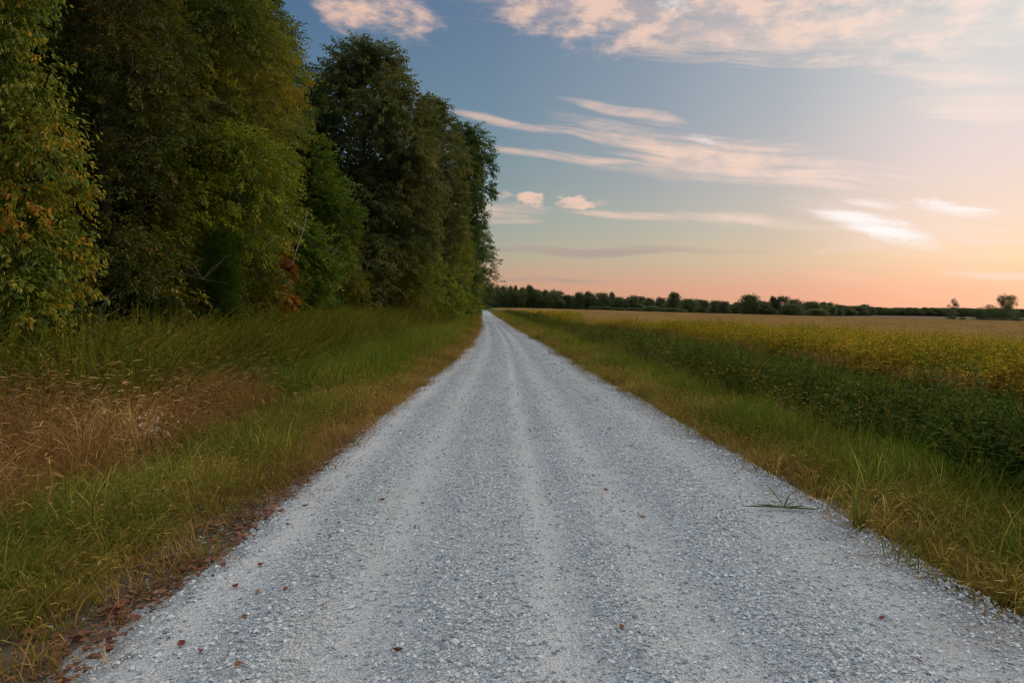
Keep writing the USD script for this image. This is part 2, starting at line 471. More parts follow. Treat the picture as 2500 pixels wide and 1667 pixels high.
def sheet(xs, ys, zf):
    X, Y = np.meshgrid(xs, ys)
    Z = zf(X, Y)
    v = np.stack([X, Y, Z], -1).reshape(-1, 3)
    ny, nx = X.shape
    i, j = np.meshgrid(np.arange(ny - 1), np.arange(nx - 1), indexing='ij')
    k = i * nx + j
    return v, np.stack([k, k + 1, k + nx + 1, k + nx], -1).reshape(-1, 4)


gx, gy = spaced(-11, 14, .16, 1.13, 3200), spaced(-5, 26, .17, 1.07, 3200)
gy = gy[gy > -300]
tag(mesh('/World', 'ground', sheet(gx, gy, ground_z), SOIL, smooth=True), kind='structure')

ry = [-4.0]
while ry[-1] < 398:
    ry.append(ry[-1] + max(.055, .0042 * abs(ry[-1]) ** 1.35))
ry, rt = np.array(ry), np.concatenate([np.linspace(-.08, .09, 26), np.linspace(.1, .9, 76), np.linspace(.91, 1.08, 26)])
Tt, Yy = np.meshgrid(rt, ry)
A = xl(Yy) + edge_noise(Yy, 3, .26) * np.clip(40 / (Yy + 20), .3, 1) * np.clip(Yy / 12, .4, 1)
B = xr(Yy) + edge_noise(Yy, 4, .26) * np.clip(40 / (Yy + 20), .3, 1) * np.clip(Yy / 12, .4, 1)
Xx = A + (B - A) * Tt
Zz = road_z(Xx, Yy)
edge = sstep(np.minimum(Tt, 1 - Tt) * (B - A), -.22, .30)
rag = (meshkit.fbm(np.stack([Xx * 5, Yy * 3.2, Xx * 0], -1), 4, 77) - .5) * .085
Zz = ground_z(Xx, Yy) * (1 - edge) + Zz * edge + (rag - .018) * np.clip(1 - edge, 0, 1) ** .8 * (edge < .999)
Zz = np.where((Tt < -.0799) | (Tt > 1.0799), ground_z(Xx, Yy) - .04, Zz)
rv = np.stack([Xx, Yy, Zz], -1).reshape(-1, 3)
ii, jj = np.meshgrid(np.arange(len(ry) - 1), np.arange(len(rt) - 1), indexing='ij')
kk = ii * len(rt) + jj
road = tag(mesh('/World', 'gravel_road', (rv, np.stack([kk, kk + 1, kk + len(rt) + 1, kk + len(rt)], -1).reshape(-1, 4)), GRAVEL, smooth=True), kind='structure')
lane_ = ((Xx - xl(Yy)) / (xr(Yy) - xl(Yy)) * 4.6 - 1.75 + edge_noise(Yy, 8, .07)).ravel()
UsdGeom.PrimvarsAPI(road).CreatePrimvar('lane', T.FloatArray, 'vertex').Set(Vt.FloatArray.FromNumpy(lane_.astype(np.float32)))

# stones: angular hulls, many small ones and some larger
def stone_hull(r, flat):
    p = r.normal(0, 1, (14, 3))
    p /= np.linalg.norm(p, axis=1, keepdims=True)
    p *= r.uniform(.75, 1.1, (14, 1)) * np.array([1.0, r.uniform(.65, .95), flat])
    h = trimesh.convex.convex_hull(p)
    return np.array(h.vertices), np.array(h.faces)


protos = [(stone_hull(rng, fl), STONE, None) for fl in (.55, .6, .65, .7, .75, .8, .6, .7)]


def road_points(y0, y1, dens, r):
    n = int((y1 - y0) * 5.2 * dens)
    y = r.uniform(y0, y1, n)
    x = r.uniform(-2.3, 3.4, n)
    a, b = xl(y) + edge_noise(y, 3, .26) * np.clip(40 / (y + 20), .3, 1) * np.clip(y / 12, .4, 1), xr(y) + edge_noise(y, 4, .26) * np.clip(40 / (y + 20), .3, 1) * np.clip(y / 12, .4, 1)
    sc = (b - a) / 4.6
    out = np.maximum(a - x, x - b)
    keep = r.uniform(0, 1, n) < np.where(out < 0, 1.0, np.exp(-np.maximum(out, 0) / .2) * .4)
    lane = (x - a) / sc - 1.75
    dusty = .75 * np.exp(-((lane - .36) / .13) ** 2) + .8 * np.exp(-((lane + 1.42) / .2) ** 2) + .5 * np.exp(-((lane - 2.15) / .25) ** 2) + .65 * np.exp(-((lane + .62) / .22) ** 2) + .6 * np.exp(-((lane - 1.02) / .2) ** 2)
    dusty = dusty * (.5 + meshkit.fbm(np.stack([x * 2, y * .7, x * 0], -1), 3, 21))
    keep &= r.uniform(0, 1, n) > dusty
    return x[keep], y[keep]


sx_, sy_, ss_ = [], [], []
for y0, y1, dens, lo, hi in ((1.6, 4.2, 3000, .005, .0155), (4.2, 7, 2100, .006, .016), (7, 11, 1100, .007, .018), (11, 18, 480, .009, .021), (18, 30, 190, .013, .03), (30, 60, 60, .016, .036)):
    x, y = road_points(y0, y1, dens, rng)
    s = lo + (hi - lo) * rng.uniform(0, 1, len(x)) ** 2.2
    s = np.where(rng.uniform(0, 1, len(x)) < .012, s * 1.6, s)
    sx_.append(x); sy_.append(y); ss_.append(s)
sx_, sy_, ss_ = map(np.concatenate, (sx_, sy_, ss_))
inside = (sx_ > xl(sy_) + .1) & (sx_ < xr(sy_) - .1)
sz_ = np.where(inside, road_z(sx_, sy_), np.maximum(ground_z(sx_, sy_), -.04)) + ss_ * .28
pi = scatter('/World/gravel_stones', protos, np.stack([sx_, sy_, sz_], 1), qyaw_tilt(rng, len(sx_), .35), ss_, rng.integers(0, len(protos), len(sx_)))
tag(pi, 'loose pale grey angular gravel stones strewn over the road surface', 'gravel', kind='stuff')
N_STONES = len(sx_)


# ---------------------------------------------------------------- grasses and weeds
def blades(r, n, height, spread, width, lean, bend, seg=4, hvar=.35, seed_head=0.0, head=(.07, .006)):
    """n blades from one root; returns (v, f), tint per vertex"""
    parts, tints = [], []
    for _ in range(n):
        h = height * (1 + r.uniform(-hvar, hvar * .6))
        az, rad = r.uniform(0, 2 * np.pi), spread * math.sqrt(r.uniform())
        b = np.array([rad * math.cos(az + 1), rad * math.sin(az + 1), -.04])
        out = np.array([math.cos(az), math.sin(az), 0.0])
        side = np.array([-math.sin(az + r.normal(0, .6)), math.cos(az + r.normal(0, .6)), 0.0])
        ang = abs(r.normal(0, lean))
        bd = bend * r.uniform(.3, 1.4)
        pts, p, step = [b], b.copy(), h / seg
        for s in range(seg):
            a = min(ang + bd * ((s + .5) / seg) ** 1.6, 2.5)
            p = p + step * (math.sin(a) * out + math.cos(a) * np.array([0, 0, 1.0]))
            pts.append(p)
        pts = np.array(pts)
        w = width * r.uniform(.6, 1.3) * np.array([.8, 1.0, .85, .6, .3, .2])[np.minimum(np.arange(seg), 5)]
        v = np.empty((2 * seg + 1, 3))
        v[0:2 * seg:2] = pts[:-1] - side * w[:, None] / 2
        v[1:2 * seg:2] = pts[:-1] + side * w[:, None] / 2
        v[-1] = pts[-1]
        f = []
        for s in range(seg - 1):
            f += [(2 * s, 2 * s + 1, 2 * s + 3), (2 * s, 2 * s + 3, 2 * s + 2)]
        f.append((2 * seg - 2, 2 * seg - 1, 2 * seg))
        parts.append((v, np.array(f)))
        t = r.uniform()
        tints.append(np.full(len(v), t))
        if r.uniform() < seed_head:
            d0 = pts[-1] - pts[-2]
            d0 = d0 / np.linalg.norm(d0)
            q = [pts[-1]]
            for _s in range(3):
                d0 = d0 + out * .35 - np.array([0, 0, .28]); d0 /= np.linalg.norm(d0)
                q.append(q[-1] + d0 * head[0] / 3)
            hv, hf = tube(q, [head[1] * .5, head[1], head[1] * .9, head[1] * .2], 5)
            parts.append((hv, hf))
            tints.append(np.full(len(hv), .97))
    return join(parts), np.concatenate(tints)


def clumps(r, kinds, count, m, rad):
    """patches of m tufts each, so that a meadow needs fewer copies"""
    out = []
    for _ in range(count):
        parts, tints = [], []
        pick = kinds[int(r.integers(0, len(kinds)))][1]
        same = [q for q in kinds if q[1] is pick]
        for _k in range(m):
            (v, f), look, t = same[int(r.integers(0, len(same)))]
            a, q = r.uniform(0, 2 * np.pi), rad * math.sqrt(r.uniform())
            rot = np.array([[math.cos(a), -math.sin(a), 0], [math.sin(a), math.cos(a), 0], [0, 0, 1]])
            b = r.uniform(0, 2 * np.pi)
            parts.append(((v @ rot.T) * r.uniform(.75, 1.25) + [q * math.cos(b), q * math.sin(b), 0], f))
            tints.append(np.clip(.68 * t + .32 * r.uniform(), 0, 1))
        out.append((join(parts), look, np.concatenate(tints)))
    return out


def leafy(r, stems, height, spread, leaf, per_stem, droop=.3, lean=.3, wide=.45, stem_w=.006, top=.0, tri=1):
    """a leafy weed: thin stems with pointed leaves along them"""
    parts, tints = [], []
    for _ in range(stems):
        az = r.uniform(0, 2 * np.pi)
        b = np.array([r.normal(0, spread), r.normal(0, spread), -.03])
        tip = b + np.array([math.cos(az), math.sin(az), 0]) * abs(r.normal(0, lean)) * height + np.array([0, 0, height * r.uniform(.65, 1.1)])
        pts = curve(b, tip, 0.04 * height, 4, r)
        parts.append(tube(pts, [stem_w, stem_w * .9, stem_w * .7, stem_w * .3], 3))
        tints.append(np.full(12, .15))
        for k in range(per_stem):
            t = top + (1 - top) * (k + r.uniform()) / per_stem
            t = .15 + .85 * t
            i = min(int(t * 3), 2)
            p = pts[i] + (pts[i + 1] - pts[i]) * (t * 3 - i)
            a = r.uniform(0, 2 * np.pi)
            L = leaf * r.uniform(.6, 1.2) * (1.15 - .5 * t)
            for q in range(tri):
                aa = a + (q - (tri - 1) / 2) * 1.1
                e = r.normal(.25, .35) - droop
                o = np.array([math.cos(aa) * math.cos(e), math.sin(aa) * math.cos(e), math.sin(e)])
                sd = np.cross(o, [0, 0, 1.0]); sd /= np.linalg.norm(sd) + 1e-9
                up = np.cross(sd, o)
                st = p + o * L * .25 * (tri > 1)
                v = np.array([st, st + o * L * .45 + sd * L * wide * .5 + up * L * .07, st + o * L, st + o * L * .45 - sd * L * wide * .5 + up * L * .07])
                parts.append((v, np.array([(0, 1, 2), (0, 2, 3)])))
                tints.append(np.full(4, r.uniform()))
    return join(parts), np.concatenate(tints)


def field_points(side, d0, d1, y0, y1, count, r, fall=10.0, mask=None):
    """random spots beside the road, thinning with distance from the camera; d is the distance from the road's edge"""
    n = int(count * 1.0)
    # y with density ~ 1/(1+y/fall)
    lo, hi = math.log(1 + y0 / fall), math.log(1 + y1 / fall)
    y = (np.exp(r.uniform(lo, hi, n)) - 1) * fall
    d = r.uniform(d0, d1, n)
    x = xl(y) - d if side < 0 else xr(y) + d
    keep = np.ones(n, bool)
    if mask is not None:
        keep = r.uniform(0, 1, n) < mask(d, y, x)
    x, y, d = x[keep], y[keep], d[keep]
    p = np.stack([x, y, ground_z(x, y)], 1)
    k = in_view(p)
    return p[k], d[k]


def clump_noise(x, y, scale, seed):
    return meshkit.fbm(np.stack([x * scale, y * scale, x * 0], -1), 3, seed)


def plant(name, label, cat, protos, p, r, smin=.75, smax=1.25, tilt=.12, extra=None):
    s = r.uniform(smin, smax, len(p))
    if extra is not None:
        s = s * extra
    pi = scatter('/World/' + name, protos, p, qyaw_tilt(r, len(p), tilt), s, r.integers(0, len(protos), len(p)))
    return tag(pi, label, cat, kind='stuff')


GREEN_GRASS = leaf_look('green_grass_look', [(0, (.022, .05, .012)), (.35, (.055, .09, .018)), (.65, (.11, .14, .03)), (.9, (.20, .185, .06)), (1, (.36, .28, .14))], world=.9, seed=1, rough=0)
BRIGHT_GRASS = leaf_look('bright_grass_look', [(0, (.028, .065, .012)), (.4, (.07, .13, .02)), (.75, (.13, .175, .035)), (.92, (.24, .21, .08)), (1, (.40, .32, .17))], world=.7, seed=2, rough=0)
DRY_GRASS = leaf_look('dry_grass_look', [(0, (.055, .045, .018)), (.3, (.13, .09, .042)), (.65, (.24, .155, .08)), (1, (.46, .33, .20))], world=.8, seed=3, trans=.25, rough=0)
STRAW_GRASS = leaf_look('straw_verge_look', [(0, (.035, .05, .012)), (.35, (.085, .095, .024)), (.6, (.15, .125, .04)), (.85, (.30, .22, .10)), (1, (.46, .35, .20))], world=.6, seed=4, trans=.3, rough=0)
RED_GRASS = leaf_look('russet_grass_look', [(0, (.055, .034, .019)), (.4, (.13, .075, .042)), (.75, (.24, .145, .085)), (1, (.46, .33, .22))], world=.8, seed=5, trans=.2, rough=0)
FEATHER = leaf_look('feathery_weed_look', [(0, (.045, .07, .012)), (.4, (.105, .13, .022)), (.8, (.19, .19, .04)), (1, (.32, .26, .10))], world=.8, seed=6, rough=0)
DITCH = leaf_look('ditch_weed_look', [(0, (.022, .04, .018)), (.4, (.045, .072, .027)), (.75, (.078, .108, .036)), (1, (.15, .16, .06))], world=.5, seed=7, rough=0)
BROWN_WEED = leaf_look('brown_weed_look', [(0, (.06, .05, .020)), (.35, (.12, .105, .036)), (.75, (.19, .17, .055)), (1, (.34, .26, .12))], world=.5, seed=8, rough=0)

r = np.random.default_rng(21)
short_dry = [(*(lambda m: (m[0], DRY_GRASS, m[1]))(blades(r, 16, h, .09, .005, .8, 1.2, hvar=.6)),) for h in (.11, .17, .23, .14)]
short_straw = [(*(lambda m: (m[0], STRAW_GRASS, m[1]))(blades(r, 15, h, .11, .0062, .6, 1.4, hvar=.6, seed_head=.2, head=(.05, .0032))),) for h in (.26, .33, .38, .30)]
green = [(*(lambda m: (m[0], GREEN_GRASS, m[1]))(blades(r, 15, h, .11, .0075, .55, 1.6, hvar=.6)),) for h in (.26, .36, .48, .33)]
bright = [(*(lambda m: (m[0], BRIGHT_GRASS, m[1]))(blades(r, 20, h, .10, .007, .34, 1.2, hvar=.5)),) for h in (.34, .44, .52)]
tall = [(*(lambda m: (m[0], lk, m[1]))(blades(r, 18, h, .14, .010, .45, 1.8, seg=5, seed_head=.1, head=(.08, .004))),) for h, lk in ((.75, BRIGHT_GRASS), (.95, GREEN_GRASS), (1.15, GREEN_GRASS), (.85, BRIGHT_GRASS), (1.0, STRAW_GRASS))]
russet = [(*(lambda m: (m[0], RED_GRASS, m[1]))(blades(r, 18, h, .12, .0056, .40, 1.9, seg=5, seed_head=.3, head=(.09, .003))),) for h in (.7, .9, 1.1, .8)]
russet_low = [(*(lambda m: (m[0], RED_GRASS, m[1]))(blades(r, 18, h, .12, .0042, .9, .9)),) for h in (.35, .45)]
foxtail = [(*(lambda m: (m[0], STRAW_GRASS, m[1]))(blades(r, 14, h, .08, .005, .25, .7, seed_head=.6, head=(.075, .0055))),) for h in (.6, .72, .8)]
feather = [(*(lambda m: (m[0], FEATHER, m[1]))(leafy(r, 7, h, .09, .048, 44, droop=.15, lean=.55, wide=.26)),) for h in (.7, .95, 1.1, .85)]
ditch = [(*(lambda m: (m[0], DITCH, m[1]))(leafy(r, 7, h, .10, .115, 18, droop=.35, lean=.5, wide=.55)),) for h in (.55, .7, .85, .65)]
ditch_fine = [(*(lambda m: (m[0], DITCH, m[1]))(leafy(r, 7, h, .08, .06, 26, droop=.1, lean=.35, wide=.18)),) for h in (.55, .7)]
brown_weed = [(*(lambda m: (m[0], BROWN_WEED, m[1]))(leafy(r, 7, h, .10, .055, 28, droop=.3, lean=.6, wide=.34)),) for h in (.5, .75, .95)]

short_dry = clumps(r, short_dry, 6, 5, .20)
short_straw, green, bright = clumps(r, short_straw, 6, 7, .30), clumps(r, green, 6, 6, .30), clumps(r, bright, 5, 4, .26)
tall, russet, russet_low, foxtail = clumps(r, tall, 8, 5, .40), clumps(r, russet, 6, 5, .45), clumps(r, russet_low, 4, 5, .4), clumps(r, foxtail, 4, 3, .4)
feather, ditch, ditch_fine, brown_weed = clumps(r, feather, 5, 3, .42), clumps(r, ditch, 5, 5, .48), clumps(r, ditch_fine, 4, 5, .48), clumps(r, brown_weed, 5, 4, .46)

# left side --------------------------------------------------------
def hollow(d, y): return 1 - .92 * np.exp(-((d - 3.1) / .8) ** 2 - ((y - 12.3) / 2.2) ** 2)


edge_w = lambda y: np.clip(.55 + .012 * y, .55, 1.3)                 # the dry strip widens with distance
p, d = field_points(-1, -.16, 1.5, 1.4, 110, 7000, r, 7, lambda d, y, x: np.where(d < 0, .30, np.clip(1.25 - d / edge_w(y), .06, .85)) * (.4 + 1.1 * clump_noise(x, y, 1.6, 31)) * (1 - .8 * (1 - sstep(d, .25, .6)) * (1 - sstep(y, 4.5, 6.5))))
plant('dry_grass', 'dry tan grass fringe along the left edge of the gravel', 'grass', short_dry, p, r, extra=np.clip(.8 + .02 * p[:, 1], .8, 1.5))
p, d = field_points(-1, .22, 2.6, 1.4, 120, 4600, r, 9, lambda d, y, x: np.clip((d - .2) / .7, 0, 1) * (.25 + 1.1 * clump_noise(x, y, 1.1, 32)) * (1 - .8 * sstep(d, 1.8, 2.4) * (y < 11)))
plant('straw_grass', 'straw and olive coloured verge grass on the left bank', 'grass', short_straw, p, r, extra=np.clip(.85 + .012 * p[:, 1], .85, 1.5))
p, d = field_points(-1, .5, 4.2, 1.4, 120, 4400, r, 10, lambda d, y, x: sstep(d, .4, 1.3) * sstep(clump_noise(x, y, .9, 33), .3, .62) * (1 - .85 * sstep(d, 2.0, 2.5) * (y < 10)))
plant('green_grass', 'green grass on the left verge between dry fringe and ditch', 'grass', green, p, r, extra=np.clip(.85 + .012 * p[:, 1], .85, 1.5))
p, d = field_points(-1, 1.0, 4.0, 9.5, 34, 950, r, 30, lambda d, y, x: sstep(d, 1.0, 1.7) * sstep(y, 10, 13) * (1 - sstep(d, 2.6, 3.8) * .8) * sstep(clump_noise(x, y, .7, 34), .34, .55))
plant('tall_grass', 'tall bright green arching grass on the left bank', 'grass', tall, p, r, .7, 1.15)
p, d = field_points(-1, 1.9, 5.0, 4.0, 12.0, 1700, r, 9, lambda d, y, x: sstep(d, 1.7, 2.4) * (1 - sstep(y, 9.8, 12.0)) * (1 - .7 * sstep(d, 3.9, 4.9)) * (.25 + 1.4 * clump_noise(x, y, .55, 35)))
k = np.arange(len(p)) % 3
plant('russet_grass', 'russet dead arching grass in the ditch at the left edge', 'grass', russet + russet_low, p, r, .75, 1.2, .2)
p, d = field_points(-1, 3.0, 6.3, 5.0, 30, 1250, r, 10, lambda d, y, x: sstep(d, 2.8, 3.5) * (.3 + 1.3 * clump_noise(x, y, .5, 36)) * hollow(d, y) * (1 - .8 * (1 - sstep(y, 8.5, 10.5)) * (1 - sstep(d, 3.9, 4.7))))
plant('feathery_weeds', 'feathery green weeds standing before the left wood', 'weeds', feather, p, r, .75, 1.35)
p, d = field_points(-1, 2.8, 7.5, 9.0, 70, 1900, r, 16, lambda d, y, x: sstep(d, 2.8, 4.0) * (.3 + 1.2 * clump_noise(x, y, .5, 37)) * hollow(d, y))
plant('brown_weeds', 'brownish tangled weeds at the foot of the left wood', 'weeds', brown_weed + feather[:2], p, r, .8, 1.5)
p, d = field_points(-1, 2.4, 6.5, 8.5, 40, 800, r, 16, lambda d, y, x: sstep(d, 2.4, 3.2) * (.3 + 1.2 * clump_noise(x, y, .5, 38)))
plant('dark_weeds', 'low dark leafy weeds in the shaded left ditch', 'weeds', ditch + ditch_fine, p, r, .6, 1.05)

# right side -------------------------------------------------------
p, d = field_points(1, -.16, 1.6, 1.8, 140, 7000, r, 7, lambda d, y, x: np.where(d < 0, .3, np.clip(1.3 - d / edge_w(y) * .9, .06, .85)) * (.4 + 1.1 * clump_noise(x, y, 1.6, 41)))
plant('roadside_grass', 'short brown grass fringe along the right edge of the gravel', 'grass', short_dry + short_straw[:1], p, r, extra=np.clip(.8 + .02 * p[:, 1], .8, 1.5))
p, d = field_points(1, .25, 3.0, 1.8, 140, 5200, r, 9, lambda d, y, x: np.clip((d - .2) / .7, 0, 1) * (1 - .8 * sstep(d, 1.9, 2.6)) * (.4 + 1.1 * clump_noise(x, y, .8, 42)))
plant('meadow_grass', 'olive and straw grass on the right verge with fine seed heads', 'grass', short_straw + green[:2], p, r, extra=np.clip(.85 + .012 * p[:, 1], .85, 1.4))
p, d = field_points(1, .7, 3.0, 1.8, 140, 1900, r, 10, lambda d, y, x: sstep(d, .7, 1.3) * (1 - .7 * sstep(d, 2.0, 2.7)) * sstep(clump_noise(x, y, .8, 43), .42, .65))
plant('bright_grass', 'bright green blades among the right verge grass', 'grass', bright, p, r, .8, 1.3)
p, d = field_points(1, 1.9, 8.4, 3.0, 130, 5600, r, 12, lambda d, y, x: sstep(d, 1.9, 2.7) * (1 - sstep(d, 7.0, 8.2)) * (.45 + .9 * clump_noise(x, y, .45, 44)))
plant('ditch_weeds', 'dark green leafy weeds filling the ditch before the crop', 'weeds', ditch + ditch_fine + feather[:1] + brown_weed[:1], p, r, .75, 1.2, extra=1.0 - .58 * sstep(d, 4.2, 7.0))
p, d = field_points(1, 1.6, 3.2, 9, 40, 330, r, 20, lambda d, y, x: (.1 + 1.2 * clump_noise(x, y, .4, 45)))
plant('foxtail_grass', 'foxtail grass with nodding seed heads at the right ditch', 'grass', foxtail, p, r, .7, 1.05)
p, d = field_points(1, 3.6, 7.2, 19, 46, 420, r, 30, lambda d, y, x: np.exp(-((y - 28) / 9) ** 2) + .12)
plant('ditch_grass', 'patch of tall fresh green grass in the right ditch', 'grass', tall, p, r, .7, 1.05)

# the crop ----------------------------------------------------------
SOY = leaf_look('soybean_look', [(0, (.05, .085, .018)), (.26, (.11, .125, .022)), (.42, (.24, .19, .035)), (.66, (.37, .275, .05)), (.82, (.24, .14, .045)), (1, (.13, .08, .045))], world=.35, seed=9, trans=.35, rough=0)
DRY_SOY = leaf_look('dry_soybean_look', [(0, (.22, .15, .105)), (.5, (.39, .275, .185)), (1, (.56, .42, .30))], world=.25, seed=10, trans=.15, rough=0)
soy = [(*(lambda m: (m[0], SOY, m[1]))(leafy(r, 4, h, .07, .11, 10, droop=.45, lean=.26, wide=.62, stem_w=.005, tri=3)),) for h in (.72, .85, 1.0, .8)]
soy_brown = [(*(lambda m: (m[0], DRY_SOY, m[1]))(leafy(r, 5, h, .07, .055, 16, droop=.5, lean=.22, wide=.3, stem_w=.006)),) for h in (.6, .7)]
FIELD_EDGE = 7.6


def strip_end(y): return (1 - .62 * sstep(y, 28, 62)) * 16.5 + 3.5 * np.sin(y * .09) + .03 * y + 2.5 * (meshkit.fbm(np.stack([y * .25, y * 0, y * 0], -1), 2, 52) - .5)


n = 30000
y = (np.exp(r.uniform(math.log(1 + 4 / 14), math.log(1 + 130 / 14), n)) - 1) * 14
x = xr(y) + FIELD_EDGE - .6 + r.uniform(0, 1, n) * (strip_end(y) - FIELD_EDGE - 1.5)
p = np.stack([x, y, ground_z(x, y)], 1)
p = p[in_view(p)]
brown = np.clip((.9 - (p[:, 0] - xr(p[:, 1]) - FIELD_EDGE + .6)) / 1.2, 0, .75)
brown = np.maximum(brown, .8 * sstep(clump_noise(p[:, 0], p[:, 1], .16, 51), .48, .66))
brown = np.maximum(brown, .85 * sstep(p[:, 0] - strip_end(p[:, 1]), -7, 0))
isb = r.uniform(0, 1, len(p)) < brown
idx = np.where(isb, 4 + r.integers(0, 2, len(p)), r.integers(0, 4, len(p)))
pi = scatter('/World/soybean_crop', soy + soy_brown, p, qyaw_tilt(r, len(p), .14), r.uniform(.7, 1.2, len(p)) * (.8 + .4 * clump_noise(p[:, 0], p[:, 1], .5, 53)), idx)
tag(pi, 'yellowing soybean plants along the near edge of the field', 'crop', kind='stuff')


def dry_patch(rr, size, count, leaves):
    parts, tints = [], []
    for _ in range(count):
        m, t = leafy(rr, 2, rr.uniform(.55, .78), .05, .10, leaves, droop=.4, lean=.3, wide=.4, stem_w=.008)
        m[0][:, :2] += rr.uniform(-size / 2, size / 2, 2)
        parts.append(m); tints.append(t)
    return join(parts), np.concatenate(tints)


near_p = [(*(lambda m: (m[0], DRY_SOY, m[1]))(dry_patch(r, 2.2, 60, 10)),) for _ in range(3)]
far_p = [(*(lambda m: (m[0], DRY_SOY, m[1]))(dry_patch(r, 6.5, 110, 8)),) for _ in range(3)]
cells = []
for (y0, y1, s, k0) in ((6, 95, 2.0, 0), (95, 455, 5.8, 3)):
    yy = np.arange(y0, y1, s)
    xx = np.arange(0, 420, s)
    X, Y = np.meshgrid(xx, yy)
    X, Y = X.ravel() + r.uniform(-.25, .25, X.size) * s, Y.ravel() + r.uniform(-.25, .25, Y.size) * s
    k = (X - xr(Y) > np.where(Y < 130, strip_end(Y) - .8, 6.0)) & (Y < 262 + np.where(X > 95, 190, 0) + 25 * np.sin(X * .05))
    P = np.stack([X[k], Y[k], ground_z(X[k], Y[k])], 1)
    v = in_view(P, 260)
    cells.append((P[v], np.full(v.sum(), k0)))
P = np.vstack([c[0] for c in cells]); k0 = np.concatenate([c[1] for c in cells])
pi = scatter('/World/dry_crop', near_p + far_p, P, qaxis((0, 0, 1), r.uniform(0, 2 * np.pi, len(P))), np.stack([np.ones(len(P)), np.ones(len(P)), r.uniform(.85, 1.15, len(P))], 1), k0 + r.integers(0, 3, len(P)))
tag(pi, 'dry brown soybean field reaching to the far trees', 'crop', kind='stuff')

# ---------------------------------------------------------------- trees
def leaf_quad(base, out, side, L, W, fold, pts=4):
    up = np.cross(side, out)
    if pts == 4:
        v = np.array([base, base + out * L * .42 + side * W * .5 + up * fold * W, base + out * L, base + out * L * .42 - side * W * .5 + up * fold * W])
        return v, np.array([(0, 1, 2), (0, 2, 3)])
    v = np.array([base, base + out * L * .28 + side * W * .46 + up * fold * W, base + out * L * .62 + side * W * .40 + up * fold * W - [0, 0, L * .04], base + out * L - np.array([0, 0, L * .12]),
                  base + out * L * .62 - side * W * .40 + up * fold * W - [0, 0, L * .04], base + out * L * .28 - side * W * .46 + up * fold * W])
    return v, np.array([(0, 1, 2), (0, 2, 3), (0, 3, 4), (0, 4, 5)])


def sprig(r, n, length, leaf, wide, droop, pts=4, twig=.004, fan=1.0):
    """a leafy twig growing along +x, its leaves hanging by droop (radians below level)"""
    ln = length * r.uniform(.85, 1.15)
    t = np.linspace(0, 1, 4)
    tw = np.stack([ln * t, r.normal(0, .03) * ln * t, ln * (.18 * t - .42 * t * t)], 1)
    parts, tints = [tube(tw, [twig, twig * .8, twig * .6, twig * .3], 3)], [np.full(12, .1)]
    for k in range(n):
        s = (.12 + .88 * (k + r.uniform()) / n)
        b = np.array([np.interp(s, t, tw[:, i]) for i in range(3)])
        a = (1 if k % 2 else -1) * r.uniform(.3, 1.25) * fan + r.normal(0, .25)
        e = -droop + r.normal(0, .33)
        out = np.array([math.cos(a) * math.cos(e), math.sin(a) * math.cos(e), math.sin(e)])
        side = np.cross(out, [0, 0, 1.0]); side /= np.linalg.norm(side) + 1e-9
        roll = r.normal(0, .45)
        side = side * math.cos(roll) + np.cross(out, side) * math.sin(roll)
        b = b + r.normal(0, .025, 3) * length / .3
        parts.append(leaf_quad(b, out, side, leaf * r.uniform(.65, 1.25), leaf * wide * r.uniform(.8, 1.2), r.uniform(.05, .25), pts))
        tints.append(np.full(len(parts[-1][0]), r.uniform()))
    return join(parts), np.concatenate(tints)


def sprigs(seed, kinds, n, length, leaf, wide, droop, look, pts=4, fan=1.0):
    rr = np.random.default_rng(seed)
    return [(*(lambda m: (m[0], look, m[1]))(sprig(rr, n, length, leaf, wide, droop, pts, fan=fan)),) for _ in range(kinds)]


def lobes_for(r, H, h0, R, count, size, shape):
    """ellipsoid lobes of a crown between h0 and H; shape(t) is the crown's radius (0..1) at the height fraction t"""
    out = []
    golden = 2.399963
    for k in range(count):
        t = (k + r.uniform(.2, .8)) / count
        a = k * golden + r.normal(0, .4)
        rr = size * R * r.uniform(.75, 1.25) * (.55 + .45 * shape(t))
        rad = max(0.0, R * shape(t) - rr * .6) * r.uniform(.75, 1.0) * (1 if k % 5 else .3)
        z = h0 + (H - h0) * t
        z = min(z, H - rr * .85)
        out.append((rad * math.cos(a), rad * math.sin(a), z, rr, rr * r.uniform(.75, 1.1)))
    return np.array(out)


def crown_points(r, lobes, n, shell=.45, shoots=0.0):
    w = lobes[:, 3] ** 2
    k = r.choice(len(lobes), n, p=w / w.sum())
    u = r.normal(0, 1, (n, 3))
    u[:, 2] += .25
    u /= np.linalg.norm(u, axis=1, keepdims=True)
    rad = 1 - shell * r.uniform(0, 1, n) ** 1.6
    lumps = .72 + .55 * meshkit.fbm(u * 2.2 + k[:, None] * 7.3, 2, 9)
    rad = rad * lumps
    sp = r.normal(0, 1, (len(lobes), 7, 3))
    sp[:, :, 2] += .2
    sp /= np.linalg.norm(sp, axis=2, keepdims=True)
    near = np.einsum('nij,nj->ni', sp[k], u).max(1)
    rad = rad * (.90 + .62 * sstep(near, .84, .985) * r.uniform(.5, 1, n))
    p = lobes[k, :3] + u * rad[:, None] * np.stack([lobes[k, 3], lobes[k, 3], lobes[k, 4]], 1)
    if shoots:
        s = (r.uniform(0, 1, n) < shoots) & (u[:, 2] > .35)
        p[s, 2] += r.uniform(0, .5, s.sum()) * lobes[k[s], 4]
    return p, u, k


